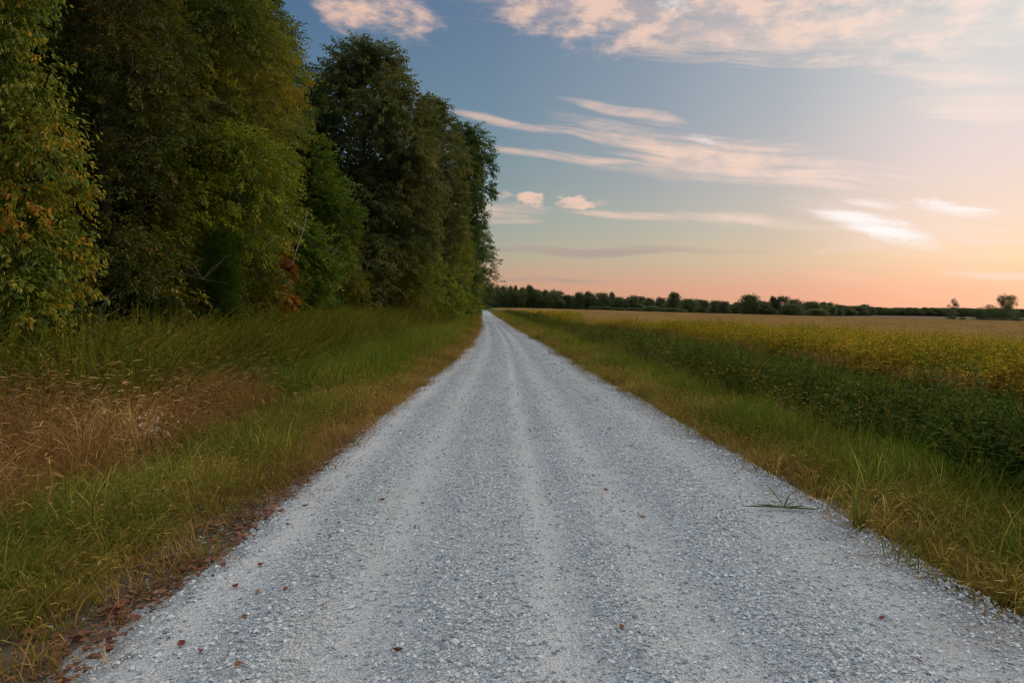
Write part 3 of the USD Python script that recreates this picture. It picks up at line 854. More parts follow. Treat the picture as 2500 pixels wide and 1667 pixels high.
def tree_frame(r, base_r, H, lobes, lean=(0, 0), twigs=3, trunk_sides=8, straight=1.0):
    """trunk with limbs to every lobe and twigs through it"""
    top = np.array([lean[0], lean[1], H * .93])
    t = np.linspace(0, 1, 9)[:, None]
    tr = top * t + np.concatenate([np.zeros((1, 3)), r.normal(0, .012 * H * straight, (8, 3)) * [1, 1, 0]]).cumsum(0) * .35
    tr[0] = [0, 0, -.25]
    rad = base_r * (1 - .88 * t[:, 0]) ** .85
    rad[0] *= 1.3
    trunk = [tube(tr, np.maximum(rad, .012), trunk_sides)]
    limbs = []
    for lx, ly, lz, rr, rz in lobes:
        c = np.array([lx, ly, lz])
        zt = max(.12 * H, lz - .55 * math.hypot(lx, ly) - .3 * rr - .1)
        f = np.clip(zt / (H * .93), .05, .96)
        s = np.array([np.interp(f, t[:, 0], tr[:, i]) for i in range(3)])
        br = max(.25 * np.interp(f, t[:, 0], rad) + .012, .012)
        limbs.append(tube(curve(s, c, .06 * np.linalg.norm(c - s), 6, r), np.linspace(br, br * .35, 6), 5))
        for _ in range(twigs):
            u = r.normal(0, 1, 3); u[2] += .3; u /= np.linalg.norm(u)
            e = c + u * rr * .9
            limbs.append(tube(curve(c - u * rr * .1, e, .02, 4, r), [br * .4, br * .3, br * .2, .004], 4))
    return join(trunk), join(limbs)


def sprig_quats(r, u, spread=.6, lift=.5):
    n = len(u)
    yaw = np.arctan2(u[:, 1], u[:, 0]) + r.normal(0, spread, n)
    el = np.arcsin(np.clip(u[:, 2], -1, 1)) * lift + r.normal(0, .22, n)
    return qmul(qmul(qaxis((0, 0, 1), yaw), qaxis((0, 1, 0), -el)), qaxis((1, 0, 0), r.normal(0, .3, n)))


def full(t): return math.sin(math.pi * min(max(.12 + .80 * t, 0), 1)) ** .6
def cone(t): return (1 - t) ** .75 * (.35 + .65 * min(1, t * 5)) if t < 1 else 0
def vase(t): return (.45 + .55 * t) * (1 - max(0, t - .72) / .28 * .75)
def column(t): return (.75 + .25 * math.sin(3 * t)) * (1 - max(0, t - .7) / .3 * .8)


def make_tree(name, label, cat, px, depth, top_px, half_px, protos, n, seed, h0=.18, lobes=22, size=.42, shape=full, bark=BARK, base_r=None, twigs=3, smin=.8, smax=1.25,
              group=None, lean=(0, 0), shell=.5, shoots=.12, lift=.5, squash=1.0):
    """px, top_px, half_px: where the crown's middle, top and half width stand in the 2352-wide photograph; depth: metres along the road"""
    r = np.random.default_rng(seed)
    px, top_px, half_px = px * 1.0629, top_px * 1.0629, half_px * 1.0629
    ray = pixel_ray(px, 745.0)
    x = EYE[0] + ray[0] / ray[1] * depth
    z = float(ground_z(x, depth))
    rt = pixel_ray(px, top_px)
    H = EYE[2] + rt[2] / rt[1] * depth - z
    R = half_px / F_PX * depth
    path = thing(name, label, cat, (x, depth, z), 0.0, group)
    lb = lobes_for(r, H, h0 * H, R, lobes, size, shape)
    lb[:, 0] += lean[0] * lb[:, 2] / H
    lb[:, 1] += lean[1] * lb[:, 2] / H
    base_r = base_r or .012 * H + .02
    trunk, limbs = tree_frame(r, base_r, H, lb, lean, twigs)
    mesh(path, 'trunk', trunk, bark, smooth=50)
    mesh(path, 'branches', limbs, bark, kind='stuff')
    p, u, k = crown_points(r, lb, n, shell, shoots)
    pi = scatter(numbered(path + '/crown'), protos, p, sprig_quats(r, u, .6, lift), r.uniform(smin, smax, n), r.integers(0, len(protos), n))
    tag(pi, kind='stuff')
    return path, lb, (x, depth, z, H, R)


YELLOW = leaf_look('yellowing_leaf_look', [(0, (.035, .065, .012)), (.35, (.07, .11, .016)), (.6, (.125, .15, .022)), (.78, (.23, .20, .03)), (.92, (.40, .23, .035)), (1, (.30, .09, .02))], world=.8, seed=11, w=(.5, .38, .5))
OLIVE = leaf_look('olive_leaf_look', [(0, (.03, .05, .010)), (.3, (.07, .095, .015)), (.55, (.125, .14, .02)), (.8, (.20, .165, .026)), (1, (.27, .13, .03))], world=.35, seed=12, w=(.35, .35, .5))
LIME = leaf_look('lime_leaf_look', [(0, (.05, .085, .012)), (.4, (.105, .145, .017)), (.75, (.17, .19, .022)), (1, (.25, .215, .03))], world=.5, seed=13)
DARK_RUSSET = leaf_look('dark_russet_leaf_look', [(0, (.018, .034, .010)), (.45, (.042, .058, .014)), (.75, (.08, .082, .018)), (.92, (.15, .085, .02)), (1, (.22, .06, .02))], world=.5, seed=14)
DEEP = leaf_look('deep_green_leaf_look', [(0, (.022, .045, .014)), (.5, (.045, .08, .022)), (1, (.085, .12, .032))], world=.3, seed=15)
OAK = leaf_look('oak_leaf_look', [(0, (.026, .042, .019)), (.4, (.058, .076, .032)), (.75, (.10, .112, .045)), (1, (.15, .145, .055))], world=.3, seed=16)
MAPLE = leaf_look('mid_green_leaf_look', [(0, (.03, .06, .012)), (.5, (.06, .105, .016)), (1, (.125, .15, .025))], world=.4, seed=17)
BUSH = leaf_look('bush_leaf_look', [(0, (.03, .045, .010)), (.45, (.075, .09, .014)), (.8, (.135, .135, .02)), (1, (.20, .16, .03))], world=.5, seed=18)
VINE = leaf_look('red_vine_look', [(0, (.06, .035, .012)), (.4, (.14, .055, .018)), (.7, (.17, .075, .02)), (.92, (.30, .15, .025)), (1, (.45, .25, .03))], world=1.2, seed=19)
CEDAR = leaf_look('cedar_look', [(0, (.014, .032, .006)), (.6, (.034, .065, .010)), (1, (.065, .09, .016))], world=.8, seed=20, trans=.15, rough=0)
FAR_LEAF = leaf_look('far_leaf_look', [(0, (.036, .056, .036)), (.5, (.065, .088, .048)), (1, (.10, .12, .056))], world=.05, seed=22, trans=.2)
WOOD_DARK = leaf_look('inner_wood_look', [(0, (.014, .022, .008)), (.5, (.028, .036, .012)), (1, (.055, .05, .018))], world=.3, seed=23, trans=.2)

S_YELLOW = sprigs(31, 8, 13, .36, .078, .52, .85, YELLOW, 6)
S_OLIVE = sprigs(32, 6, 18, .38, .085, .42, .65, OLIVE)
S_LIME = sprigs(33, 6, 16, .38, .10, .48, .65, LIME)
S_RUSSET = sprigs(34, 6, 16, .36, .085, .5, .5, DARK_RUSSET)
S_DEEP = sprigs(35, 5, 20, .55, .14, .45, .4, DEEP)
S_OAK = sprigs(36, 7, 24, .72, .19, .36, .75, OAK)
S_MAPLE = sprigs(37, 5, 18, .55, .14, .62, .25, MAPLE)
S_BUSH = sprigs(38, 5, 18, .42, .095, .48, .35, BUSH)
S_VINE = sprigs(39, 5, 12, .30, .12, .75, .9, VINE)
S_CEDAR = sprigs(40, 4, 34, .30, .045, .22, -.5, CEDAR)
S_FARWOOD = sprigs(41, 4, 16, .9, .26, .55, .4, WOOD_DARK)
S_LIME_BIG = sprigs(42, 5, 18, .65, .17, .5, .55, LIME)
S_DEEP_BIG = sprigs(43, 5, 20, .75, .20, .45, .45, DEEP)

# the wood on the left, from the nearest tree to the farthest
path, lb, place = make_tree('young_tree', 'young tree at the far left with drooping yellow, orange and green leaves', 'tree', 70, 10.2, -80, 128, S_YELLOW, 1500, 101, h0=.20, lobes=30, size=.30, shape=lambda t: .95 - .4 * sstep(t, .45, .8), bark=MOSSY, base_r=.075, twigs=5, smin=.8, smax=1.2, lean=(-.3, 0), shell=.6)
# the leaves that show largest on it are parts of their own
r = np.random.default_rng(102)
_p, _u, _k = crown_points(r, lb, 2600, .12, 0)
_w = _p + np.array(place[:3])
_s = project(_w)
_o = np.where((_s[:, 0] > 2) & (_s[:, 0] < 330) & (_s[:, 1] > 60) & (_s[:, 1] < 800) & (_u[:, 1] < .1) & (_u[:, 0] > -.5))[0][:290]
for q in _o:
    e, a = -1.05 + r.normal(0, .35), math.atan2(_u[q, 1], _u[q, 0]) + r.normal(0, .6)
    o = np.array([math.cos(a) * math.cos(e), math.sin(a) * math.cos(e), math.sin(e)])
    sd = np.cross(o, [0, 0, 1.0]); sd /= np.linalg.norm(sd)
    ro = r.normal(0, .6)
    sd = sd * math.cos(ro) + np.cross(o, sd) * math.sin(ro)
    L = r.uniform(.075, .115)
    vf = leaf_quad(_p[q], o, sd, L, L * .55, r.uniform(.05, .2), 6)
    mesh(path, 'leaf', vf, YELLOW, tint=np.full(6, r.uniform(.25, 1.0)))
make_tree('dark_tree', 'dark brown-green tree with a thin black trunk right of the yellow young tree', 'tree', 255, 14.5, -260, 175, S_RUSSET, 4200, 103, h0=.16, lobes=34, size=.36, shape=column, twigs=4)
make_tree('olive_tree', 'broad olive and rusty tree leaning out over the verge', 'tree', 455, 19.5, -60, 190, S_OLIVE, 7600, 104, h0=.30, lobes=40, size=.34, shape=full, twigs=4, lean=(.5, 0))
make_tree('lime_tree', 'bright yellow-green branches hanging low under the olive tree', 'tree', 480, 17.6, 300, 185, S_LIME, 2600, 105, h0=.50, lobes=24, size=.30, base_r=.045, shape=full, twigs=3)
make_tree('tall_tree', 'tall dark green tree rising behind the olive tree', 'tree', 590, 33, -40, 102, S_DEEP, 4200, 106, h0=.3, lobes=34, size=.36, shape=column)
make_tree('green_tree', 'slim dark green tree in the gap between the tall tree and the oak', 'tree', 710, 43, 185, 85, S_DEEP, 3000, 107, h0=.2, lobes=26, size=.42, shape=column)
make_tree('maple_tree', 'low mid-green tree with layered leaves left of the oak', 'tree', 712, 33, 330, 92, S_MAPLE, 3000, 108, h0=.12, lobes=30, size=.38, shape=column)
make_tree('oak_tree', 'big grey-green oak with a domed crown and drooping leaves', 'tree', 852, 46, 108, 158, S_OAK, 9500, 109, h0=.06, lobes=64, size=.27, shape=lambda t: (.74 + .26 * math.sin(math.pi * t)) * (1 - max(0, t - .78) / .22 * .6), twigs=4, shoots=.3)
make_tree('slender_oak', 'narrower oak standing close behind the big domed oak', 'tree', 985, 58, 232, 80, S_OAK, 5200, 110, h0=.10, lobes=40, size=.36, shape=column, shoots=.3)
make_tree('roadside_tree', 'dark tree whose ragged crown reaches out towards the road', 'tree', 1060, 74, 292, 62, S_DEEP_BIG, 3600, 111, h0=.12, lobes=34, size=.34, shape=lambda t: .55 + .45 * math.exp(-((t - .72) / .25) ** 2), twigs=5, lean=(.5, 0))
make_tree('round_tree', 'dark rounded tree, the last one where the wood meets the road', 'tree', 1082, 92, 512, 50, S_DEEP_BIG, 2400, 112, h0=.10, lobes=26, size=.42, shape=full)
make_tree('sunlit_bush', 'tall yellow-green bush below the narrower oak', 'bush', 1022, 64, 470, 62, S_LIME_BIG, 2600, 113, h0=.05, lobes=34, size=.36, shape=column)
make_tree('sunlit_bush', 'yellow-green bush at the foot of the last trees by the road', 'bush', 1070, 80, 590, 36, S_LIME_BIG, 1300, 114, h0=.05, lobes=20, size=.42, shape=column)
make_tree('leafy_bush', 'rounded olive bush under the big domed oak', 'bush', 900, 44, 600, 95, S_BUSH, 3000, 115, h0=.08, lobes=26, size=.38, shape=full)
make_tree('leafy_bush', 'low green bush left of the oak trunk', 'bush', 770, 36, 590, 75, S_BUSH, 2200, 116, h0=.08, lobes=22, size=.40, shape=full)
make_tree('leafy_bush', 'dark leafy bush beside the columnar cedar', 'bush', 640, 28, 610, 80, S_BUSH, 2000, 117, h0=.08, lobes=22, size=.40, shape=full)
make_tree('brushy_bush', 'tangled dull brush under the olive tree', 'bush', 400, 17.5, 520, 120, S_BUSH, 2600, 118, h0=.10, lobes=26, size=.38, shape=full, twigs=7)
make_tree('brushy_bush', 'dark brush with russet leaves at the foot of the dark tree', 'bush', 270, 14.0, 540, 110, S_RUSSET, 1900, 119, h0=.10, lobes=22, size=.40, shape=full, twigs=7)
make_tree('brushy_bush', 'leafy brush around the trunk of the yellow young tree', 'bush', 60, 11.5, 560, 110, S_RUSSET, 1100, 120, h0=.12, lobes=16, size=.40, shape=full, twigs=7)
make_tree('red_vine', 'small bush hung with red and orange vine leaves', 'bush', 628, 21.5, 548, 34, S_VINE, 520, 121, h0=.25, lobes=14, size=.42, shape=column)
make_tree('cedar_tree', 'narrow dark green cedar at the edge of the wood', 'tree', 508, 16.2, 535, 34, S_CEDAR, 1900, 122, h0=.03, lobes=26, size=.5, shape=column, lift=1.0)

for lab, px, dep, top, half, ks, n, sd in (
        ('dense olive brush right of the thin black trunk', 335, 15.6, 455, 105, S_BUSH, 2200, 131), ('leafy green brush hiding the foot of the olive tree', 530, 20.0, 490, 95, S_BUSH, 2000, 132),
        ('shaded bush just left of the red vine bush', 585, 23.5, 520, 75, S_RUSSET, 1500, 133), ('layered green bush right of the red vine bush', 690, 29.0, 520, 70, S_MAPLE, 1500, 134),
        ('tall olive bush between the maple and the oak', 765, 38.0, 440, 55, S_BUSH, 1700, 135), ('dull green bush before the middle of the oak', 845, 42.0, 545, 70, S_OAK, 1900, 136),
        ('yellow-green bush at the right foot of the oak', 955, 50.0, 560, 62, S_LIME_BIG, 1300, 137), ('small dense bush where the bright grass clump ends', 1005, 57.0, 610, 52, S_LIME_BIG, 1000, 138),
        ('dark brush at the very left edge under the yellow leaves', 20, 11.8, 600, 100, S_RUSSET, 1000, 139), ('low leafy brush between the cedar and the olive tree', 450, 18.6, 560, 90, S_BUSH, 1500, 140)):
    make_tree('leafy_brush', lab, 'bush', px, dep, top, half, ks, n, sd, h0=.03, lobes=26, size=.40, shape=full, twigs=4)

# deeper trees that close the gaps: one built, the others refer to it
def mesh_tree(name, label, H, R, seed, look, clumps, leaf, lobes=26, shape=full, h0=.12, size=.42, loc=(0, 0, 0), group=None, shell=.5, bark=BARK, twigs=1, cat='tree'):
    r = np.random.default_rng(seed)
    path = thing(name, label, cat, loc, r.uniform(0, 6.28), group)
    lb = lobes_for(r, H, h0 * H, R, lobes, size, shape)
    trunk, limbs = tree_frame(r, .014 * H, H, lb, (0, 0), twigs, 6)
    mesh(path, 'trunk', join([trunk, limbs]), bark)
    p, u, k = crown_points(r, lb, clumps, shell, .3)
    parts, tints = [], []
    per = 5
    n = clumps * per
    b = np.repeat(p, per, 0) + r.normal(0, leaf * .9, (n, 3))
    o = r.normal(0, 1, (n, 3)); o[:, 2] -= .2; o /= np.linalg.norm(o, axis=1, keepdims=True)
    s = np.cross(o, r.normal(0, 1, (n, 3))); s /= np.linalg.norm(s, axis=1, keepdims=True)
    L = leaf * r.uniform(.6, 1.3, n)[:, None]
    v = np.stack([b, b + o * L * .45 + s * L * .3, b + o * L, b + o * L * .45 - s * L * .3], 1).reshape(-1, 3)
    q = np.arange(n)[:, None] * 4
    f = np.vstack([q + [0, 1, 2], q + [0, 2, 3]])
    m = mesh(path, 'crown', (v, f), look, tint=np.repeat(np.repeat(r.uniform(0, 1, clumps), per) * .6 + r.uniform(0, .4, n), 4), kind='stuff')
    return path


def copy(source, name, label, loc, rotz, scale, group=None, cat='tree'):
    x = UsdGeom.Xform.Define(stage, numbered('/World/' + name))
    pr = x.GetPrim()
    pr.GetReferences().AddInternalReference(source)
    x.ClearXformOpOrder()
    x.AddTranslateOp().Set(Gf.Vec3d(*map(float, loc)))
    x.AddRotateZOp().Set(float(math.degrees(rotz)))
    x.AddScaleOp().Set(Gf.Vec3f(*np.broadcast_to(scale, 3).astype(float).tolist()))
    tag(pr, label, cat, group)
    pr.SetInstanceable(True)


r = np.random.default_rng(201)
WG = 'dark trees deeper in the wood'
WL = 'dark tree standing in the shade deeper in the left wood'
deep = None
for i, (x, y, s) in enumerate([(-11.5, 13, .85), (-12.5, 18, .95), (-11.2, 23, .9), (-13, 28, 1.0), (-12, 34, 1.05), (-14, 40, 1.1), (-12.5, 47, 1.1), (-14, 55, 1.15), (-11, 63, 1.1), (-12, 73, 1.15), (-9.5, 84, 1.1), (-10, 96, 1.0), (-16, 21, 1.2), (-17.5, 31, 1.25), (-18, 45, 1.3), (-17, 62, 1.3), (-15, 80, 1.2), (-8.5, 108, 1.0), (-9, 122, 1.0), (-10.5, 140, 1.0), (-15.5, 12, 1.1)]):
    z = float(ground_z(x, y))
    if deep is None:
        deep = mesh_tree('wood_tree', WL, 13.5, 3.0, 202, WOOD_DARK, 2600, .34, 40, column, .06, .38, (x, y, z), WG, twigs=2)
    else:
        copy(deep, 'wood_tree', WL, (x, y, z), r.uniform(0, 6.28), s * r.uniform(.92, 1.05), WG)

# the far trees: kinds built once near their place, copies referring to them
def far_place(px, depth, top, py=745.0):
    """px, top in pixels of the 2500-wide photograph"""
    ray = pixel_ray(px, 745.0)
    x = EYE[0] + ray[0] / ray[1] * depth
    z = float(ground_z(x, depth))
    rt = pixel_ray(px, top)
    return x, z, EYE[2] + rt[2] / rt[1] * depth - z


KINDS = [('full', full, .02, 44, .30, .50), ('vase', vase, .10, 36, .30, .46), ('column', column, .02, 36, .32, .36), ('full', full, .03, 30, .36, .58), ('column', column, .02, 44, .28, .44)]
sources = {}
r = np.random.default_rng(301)


def far_tree(px, top, half, depth, kind, label, group, name='far_tree', cat='tree', loc=None):
    x, z, H = far_place(px, depth, top)
    R = half * r.uniform(1.1, 1.9) / F_PX * depth
    key = kind
    if key not in sources:
        _, sh, h0, nl, sz, _k = KINDS[kind]
        p = mesh_tree(name, label, 12.0, 5.0, 310 + kind, FAR_LEAF, 1500, .55, nl, sh, h0, sz, (0, 0, 0), group, twigs=1, cat=cat)
        sources[key] = p
        pr = UsdGeom.Xform(stage.GetPrimAtPath(p))
        pr.ClearXformOpOrder()
        pr.GetPrim().RemoveProperty('xformOp:scale')
        pr.GetPrim().GetAttribute('xformOp:translate').Set(Gf.Vec3d(x, depth, z))
        ops = [UsdGeom.XformOp(pr.GetPrim().GetAttribute('xformOp:translate')), UsdGeom.XformOp(pr.GetPrim().GetAttribute('xformOp:rotateZ'))]
        sc = pr.AddScaleOp()
        sc.Set(Gf.Vec3f(R / 5, R / 5, H / 12))
        pr.SetXformOpOrder(ops + [sc])
    else:
        copy(sources[key], name, label, (x, depth, z), r.uniform(0, 6.28), (R / 5, R / 5, H / 12), group, cat)


NEARROW = [(1178, 700, 12, 395, 2), (1197, 699, 11, 400, 4), (1212, 701, 11, 390, 2), (1228, 701, 11, 402, 2), (1246, 701, 12, 395, 4), (1258, 700, 10, 400, 2), (1275, 704, 13, 392, 1), (1291, 699, 11, 398, 1), (1310, 708, 13, 400, 0), (1331, 710, 9, 405, 2), (1357, 710, 14, 398, 0), (1383, 721, 12, 400, 0),
           (1411, 715, 12, 410, 0), (1435, 714, 13, 415, 1), (1466, 716, 15, 410, 0), (1493, 715, 10, 425, 1), (1512, 726, 12, 420, 0), (1535, 730, 14, 520, 3), (1552, 723, 17, 415, 0), (1581, 729, 13, 425, 3), (1612, 727, 13, 430, 0), (1644, 716, 18, 420, 1), (1678, 731, 15, 460, 3), (1715, 733, 16, 470, 0), (1745, 735, 15, 500, 3),
           (1770, 737, 14, 420, 3), (1829, 722, 24, 400, 3), (1862, 736, 18, 405, 0), (1886, 726, 12, 410, 1), (1914, 725, 15, 410, 0), (1940, 732, 12, 412, 0), (1927, 744, 21, 390, 3), (1978, 737, 16, 402, 0), (1992, 755, 22, 372, 3), (2010, 739, 13, 520, 1), (2026, 740, 11, 560, 2), (2047, 744, 14, 600, 0), (2070, 747, 14, 650, 0), (2097, 748, 17, 700, 3), (2122, 749, 14, 760, 0)]
SPECIAL = {6: 'tall feathery tree at the right end of the high stand on the horizon', 21: 'tallest lone-topped tree in the middle of the horizon', 26: 'broad domed tree at the left of the nearer clump on the horizon'}
ORD = ('first', 'second', 'third', 'fourth', 'fifth', 'sixth', 'seventh', 'eighth', 'ninth', 'tenth', 'eleventh', 'twelfth', 'thirteenth', 'fourteenth', 'fifteenth')
PLACES = (('tree from the left in the tall dense stand where the road meets the horizon', 'tall stand of trees at the end of the road', 0, 12), ('tree from the left in the row across the middle of the horizon', 'row of far trees across the middle', 12, 26),
          ('tree from the left in the dark clump standing forward into the brown field', 'clump of trees in the field', 26, 34), ('tree from the left in the low row right of the clump', 'low far trees right of the clump', 34, 40))


def far_label(i):
    for text, grp, a, b in PLACES:
        if a <= i < b:
            row = sorted((k for k in range(a, b) if k not in SPECIAL), key=lambda k: NEARROW[k][0])
            return ORD[row.index(i)] + ' ' + text, grp


for i, (px, top, half, dep, kind) in enumerate(NEARROW):
    lab = SPECIAL.get(i)
    if lab is None:
        lab, grp = far_label(i)
    else:
        grp = None
    far_tree(px, top, half, dep, kind, lab, grp)
px = 2140
while px < 2620:
    far_tree(px, 751.5 + (px - 2140) * .012 + r.normal(0, 1.3), r.uniform(9, 15), 900 + (px - 2140) * .5, int(r.integers(0, 5)), 'small dark tree fading into the distance on the right horizon', 'distant trees on the right')
    px += r.uniform(8, 12)
px = 1150
while px < 2140:                                                     # a second row closes the gaps
    t = np.interp(px, [1150, 1330, 1400, 1550, 1750, 1850, 2140], [712, 717, 728, 737, 742, 744, 754])
    far_tree(px, t + r.normal(-1, 3.0), r.uniform(8, 17), np.interp(px, [1150, 1500, 2140], [440, 560, 800]), int(r.integers(0, 5)), 'low dark tree in the back row of the far treeline', 'back row of the far treeline')
    px += r.uniform(8, 12)
for px, top, half, dep in ((1175, 748, 6, 300), (1190, 746, 7, 330), (1452, 748, 9, 392), (1478, 749, 12, 394), (1510, 751, 16, 396), (1545, 752, 16, 398), (1590, 748, 14, 398), (1620, 753, 14, 400), (1640, 752, 12, 396), (1660, 755, 14, 400)):
    far_tree(px, top, half, dep, 3, 'low round bush at the foot of the far treeline', 'bushes before the far trees', 'far_bush', 'bush')

# trees standing alone in the field at the right
def lone(name, label, cat, px, depth, top, half, seed, n, lobes, shape, h0, size, leaf=.30, look=FAR_LEAF, shell=.5):
    x, z, H = far_place(px, depth, top)
    mesh_tree(name, label, H, half / F_PX * depth, seed, look, n, leaf, lobes, shape, h0, size, (x, depth, z), None, shell, twigs=3, cat=cat)


lone('field_tree', 'ragged lone tree with a thin crown in the brown field', 'tree', 2327, 290, 729, 19, 401, 430, 15, lambda t: .75 + .25 * t if t < .6 else .9 * (1 - t) + .25, .34, .24)
lone('field_bush', 'low bush under the ragged lone tree', 'bush', 2324, 288, 769, 11, 402, 300, 8, full, .1, .45)
lone('field_bush', 'very low bush between the lone tree and the thicket', 'bush', 2352, 289, 776, 9, 403, 220, 8, full, .1, .45)
lone('umbrella_tree', 'tall umbrella-crowned tree over the thicket in the field', 'tree', 2460, 292, 723, 31, 404, 1500, 34, lambda t: .25 + .75 * t if t < .75 else 1 - (t - .75) * 2.4, .42, .28)
lone('thicket', 'dense dark thicket at the left foot of the umbrella tree', 'bush', 2412, 290, 746, 27, 405, 1100, 24, full, .05, .42)
lone('thicket', 'dense dark thicket right under the umbrella tree', 'bush', 2450, 289, 752, 32, 406, 1400, 26, full, .05, .42)
lone('thicket', 'low thicket at the right edge of the umbrella tree', 'bush', 2486, 291, 772, 16, 407, 420, 12, full, .05, .45)
lone('thicket', 'low spreading thicket left of the umbrella tree', 'bush', 2388, 289, 758, 16, 408, 500, 12, full, .05, .45)

# thin stems that show pale against the dark wood
def bare_stem(name, label, pts_px, depth, rad, look, forks=3, seed=1):
    r = np.random.default_rng(seed)
    pts = []
    for px, py in pts_px:
        ray = pixel_ray(px * 1.0629, py * 1.0629)
        pts.append(EYE + ray / ray[1] * depth)
    pts = np.array(pts)
    pts[:, 1] += np.linspace(0, .5, len(pts))
    base = pts[0].copy()
    path = thing(name, label, 'tree', base)
    pts = pts - base
    mesh(path, 'stem', tube(pts, np.linspace(rad, rad * .3, len(pts)), 6), look, smooth=50)
    br = []
    for k in range(forks):
        s = pts[int(r.integers(1, len(pts) - 1))]
        e = s + np.array([r.normal(0, .5), r.normal(0, .3), r.uniform(.3, .9)])
        br.append(tube(curve(s, e, .05, 5, r), np.linspace(rad * .45, rad * .1, 5), 4))
    for b in br:
        mesh(path, 'branch', b, look)


bare_stem('bare_sapling', 'thin pale leaning bare sapling left of the oak', [(668, 640), (672, 590), (690, 530), (700, 470)], 24.5, .030, PALE_BARK, 3, 5)
bare_stem('bare_sapling', 'thin bare stalk standing among weeds before the dark brush', [(203, 790), (212, 700), (218, 660)], 9.6, .006, BARK, 1, 6)
bare_stem('dead_branch', 'dead grey twiggy bough hanging below the olive tree', [(430, 420), (490, 440), (540, 470), (580, 500)], 17.0, .014, BARK, 7, 7)
bare_stem('dead_branch', 'dark dead bough lying across the brush at the wood edge', [(300, 640), (380, 620), (450, 640), (500, 650)], 14.2, .018, BARK, 6, 8)

# ---------------------------------------------------------------- small things on and beside the road
def spot(px, py):
    """point on the road or verge under a pixel of the 2352-wide photograph"""
    ray = pixel_ray(px * 1.0629, py * 1.0629)
    t = (0.02 - EYE[2]) / ray[2]
    p = EYE + ray * t
    a, b = xl(p[1]), xr(p[1])
    p[2] = float(road_z(p[0], p[1])) if a + .1 < p[0] < b - .1 else float(np.maximum(ground_z(p[0], p[1]), -.03))
    return p


def dead_leaf_look(name, a, b):
    g = Graph()
    inst, tint, pos = g.node('attribute', 'fac', {'attribute': 'tint'}), None, g.node('geometry', 'position')
    n = g.noise(pos, 60.0, 3.0, .6)
    c = g.mix(1.0, g.mix(inst, a, b), g.mix(n, (.65, .62, .6), (1.2, 1.2, 1.2)), 'multiply')
    return g.make(name, surface=g.node('principled_bsdf', 'BSDF', {'roughness': .6, 'specular_ior_level': .3}, base_color=c))


DEAD_LEAF = dead_leaf_look('dead_leaf_look', (.15, .075, .045), (.31, .16, .08))
RED_LEAF = dead_leaf_look('red_leaf_look', (.16, .05, .03), (.28, .11, .06))


def curled_leaf(r, L, curl):
    """a dry oval leaf on a 5 x 7 grid, curled along its length and across, with a stalk"""
    nu, nv = 7, 5
    u, v = np.meshgrid(np.linspace(0, 1, nu), np.linspace(-1, 1, nv), indexing='ij')
    w = L * .30 * np.sin(np.pi * np.clip(u * .96 + .03, 0, 1)) ** .75 * (1 + .12 * np.sin(u * 17 + r.uniform(0, 6)))
    x = L * (u - .5)
    y = w * v
    z = curl * L * (.28 * np.abs(v) ** 1.6 * np.sin(np.pi * u) + .22 * (2 * u - 1) ** 2) + r.normal(0, .012 * L, u.shape) + .006
    p = np.stack([x, y, z], -1).reshape(-1, 3)
    i, j = np.meshgrid(np.arange(nu - 1), np.arange(nv - 1), indexing='ij')
    k = i * nv + j
    f = np.stack([k, k + 1, k + nv + 1, k + nv], -1).reshape(-1, 4)
    f = np.vstack([f[:, [0, 1, 2]], f[:, [0, 2, 3]]])
    st = tube(np.array([[-.5 * L, 0, .22 * curl * L + .005], [-.62 * L, .02 * L, .10 * L * curl], [-.75 * L, .05 * L, .12 * L * curl]]), [.0016, .0014, .001], 4)
    return (p, f), st


def fallen(px, py, L, label, group, r, red=False, curl=None):
    p = spot(px, py)
    path = thing('fallen_leaf', label, 'leaf', p + [0, 0, .008], r.uniform(0, 6.28), group)
    blade, stalk = curled_leaf(r, L, r.uniform(.4, 1.5) if curl is None else curl)
    rot = trimesh.transformations.rotation_matrix(r.normal(0, .35), [1, 0, 0])[:3, :3]
    lk, t = (RED_LEAF if red else DEAD_LEAF), r.uniform()
    b = blade[0] @ rot.T
    dz = b[:, 2].min()
    mesh(path, 'blade', (b - [0, 0, dz], blade[1]), lk, tint=np.full(len(b), t), smooth=True)
    mesh(path, 'stalk', (stalk[0] @ rot.T - [0, 0, dz], stalk[1]), lk, tint=np.full(len(stalk[0]), t * .5))


r = np.random.default_rng(501)
ONE = {(913, 1503): 'orange-red curled leaf alone on the gravel at the bottom middle', (1392, 1128): 'small brown leaf alone in the middle of the road', (878, 1154): 'tan leaf on the left wheel track', (1477, 1192): 'tiny tan leaf right of the middle of the road',
       (1772, 1187): 'brown leaf just below the broken grass sprig on the road', (490, 1328): 'light orange leaf on the fine gravel strip at the left', (597, 1303): 'dark red folded leaf near the green tuft at the left road edge', (545, 1545): 'pale tan leaf at the very bottom left of the road',
       (955, 1208): 'small curled leaf left of the middle of the road', (1645, 1200): 'small dark leaf right of the middle wheel track', (460, 1503): 'tiny red leaf among stones near the bottom left', (2025, 1425): 'small reddish leaf on the right side of the road', (2110, 1525): 'red leaf near the bottom right corner of the road',
       (1425, 1465): 'tiny reddish leaf near the dusty track at the bottom', (825, 1157): 'small brown leaf beside the tan leaf on the left track', (1005, 1052): 'far small brown leaf on the left half of the road', (925, 1000): 'farthest brown leaf near the left edge of the road'}
for (px, py), lab in ONE.items():
    fallen(px, py, .05 if (px, py) in ((913, 1503), (1392, 1128), (878, 1154)) else r.uniform(.028, .042), lab, None, r, red=(px, py) in ((913, 1503), (597, 1303), (460, 1503), (2025, 1425), (2110, 1525), (1425, 1465)))
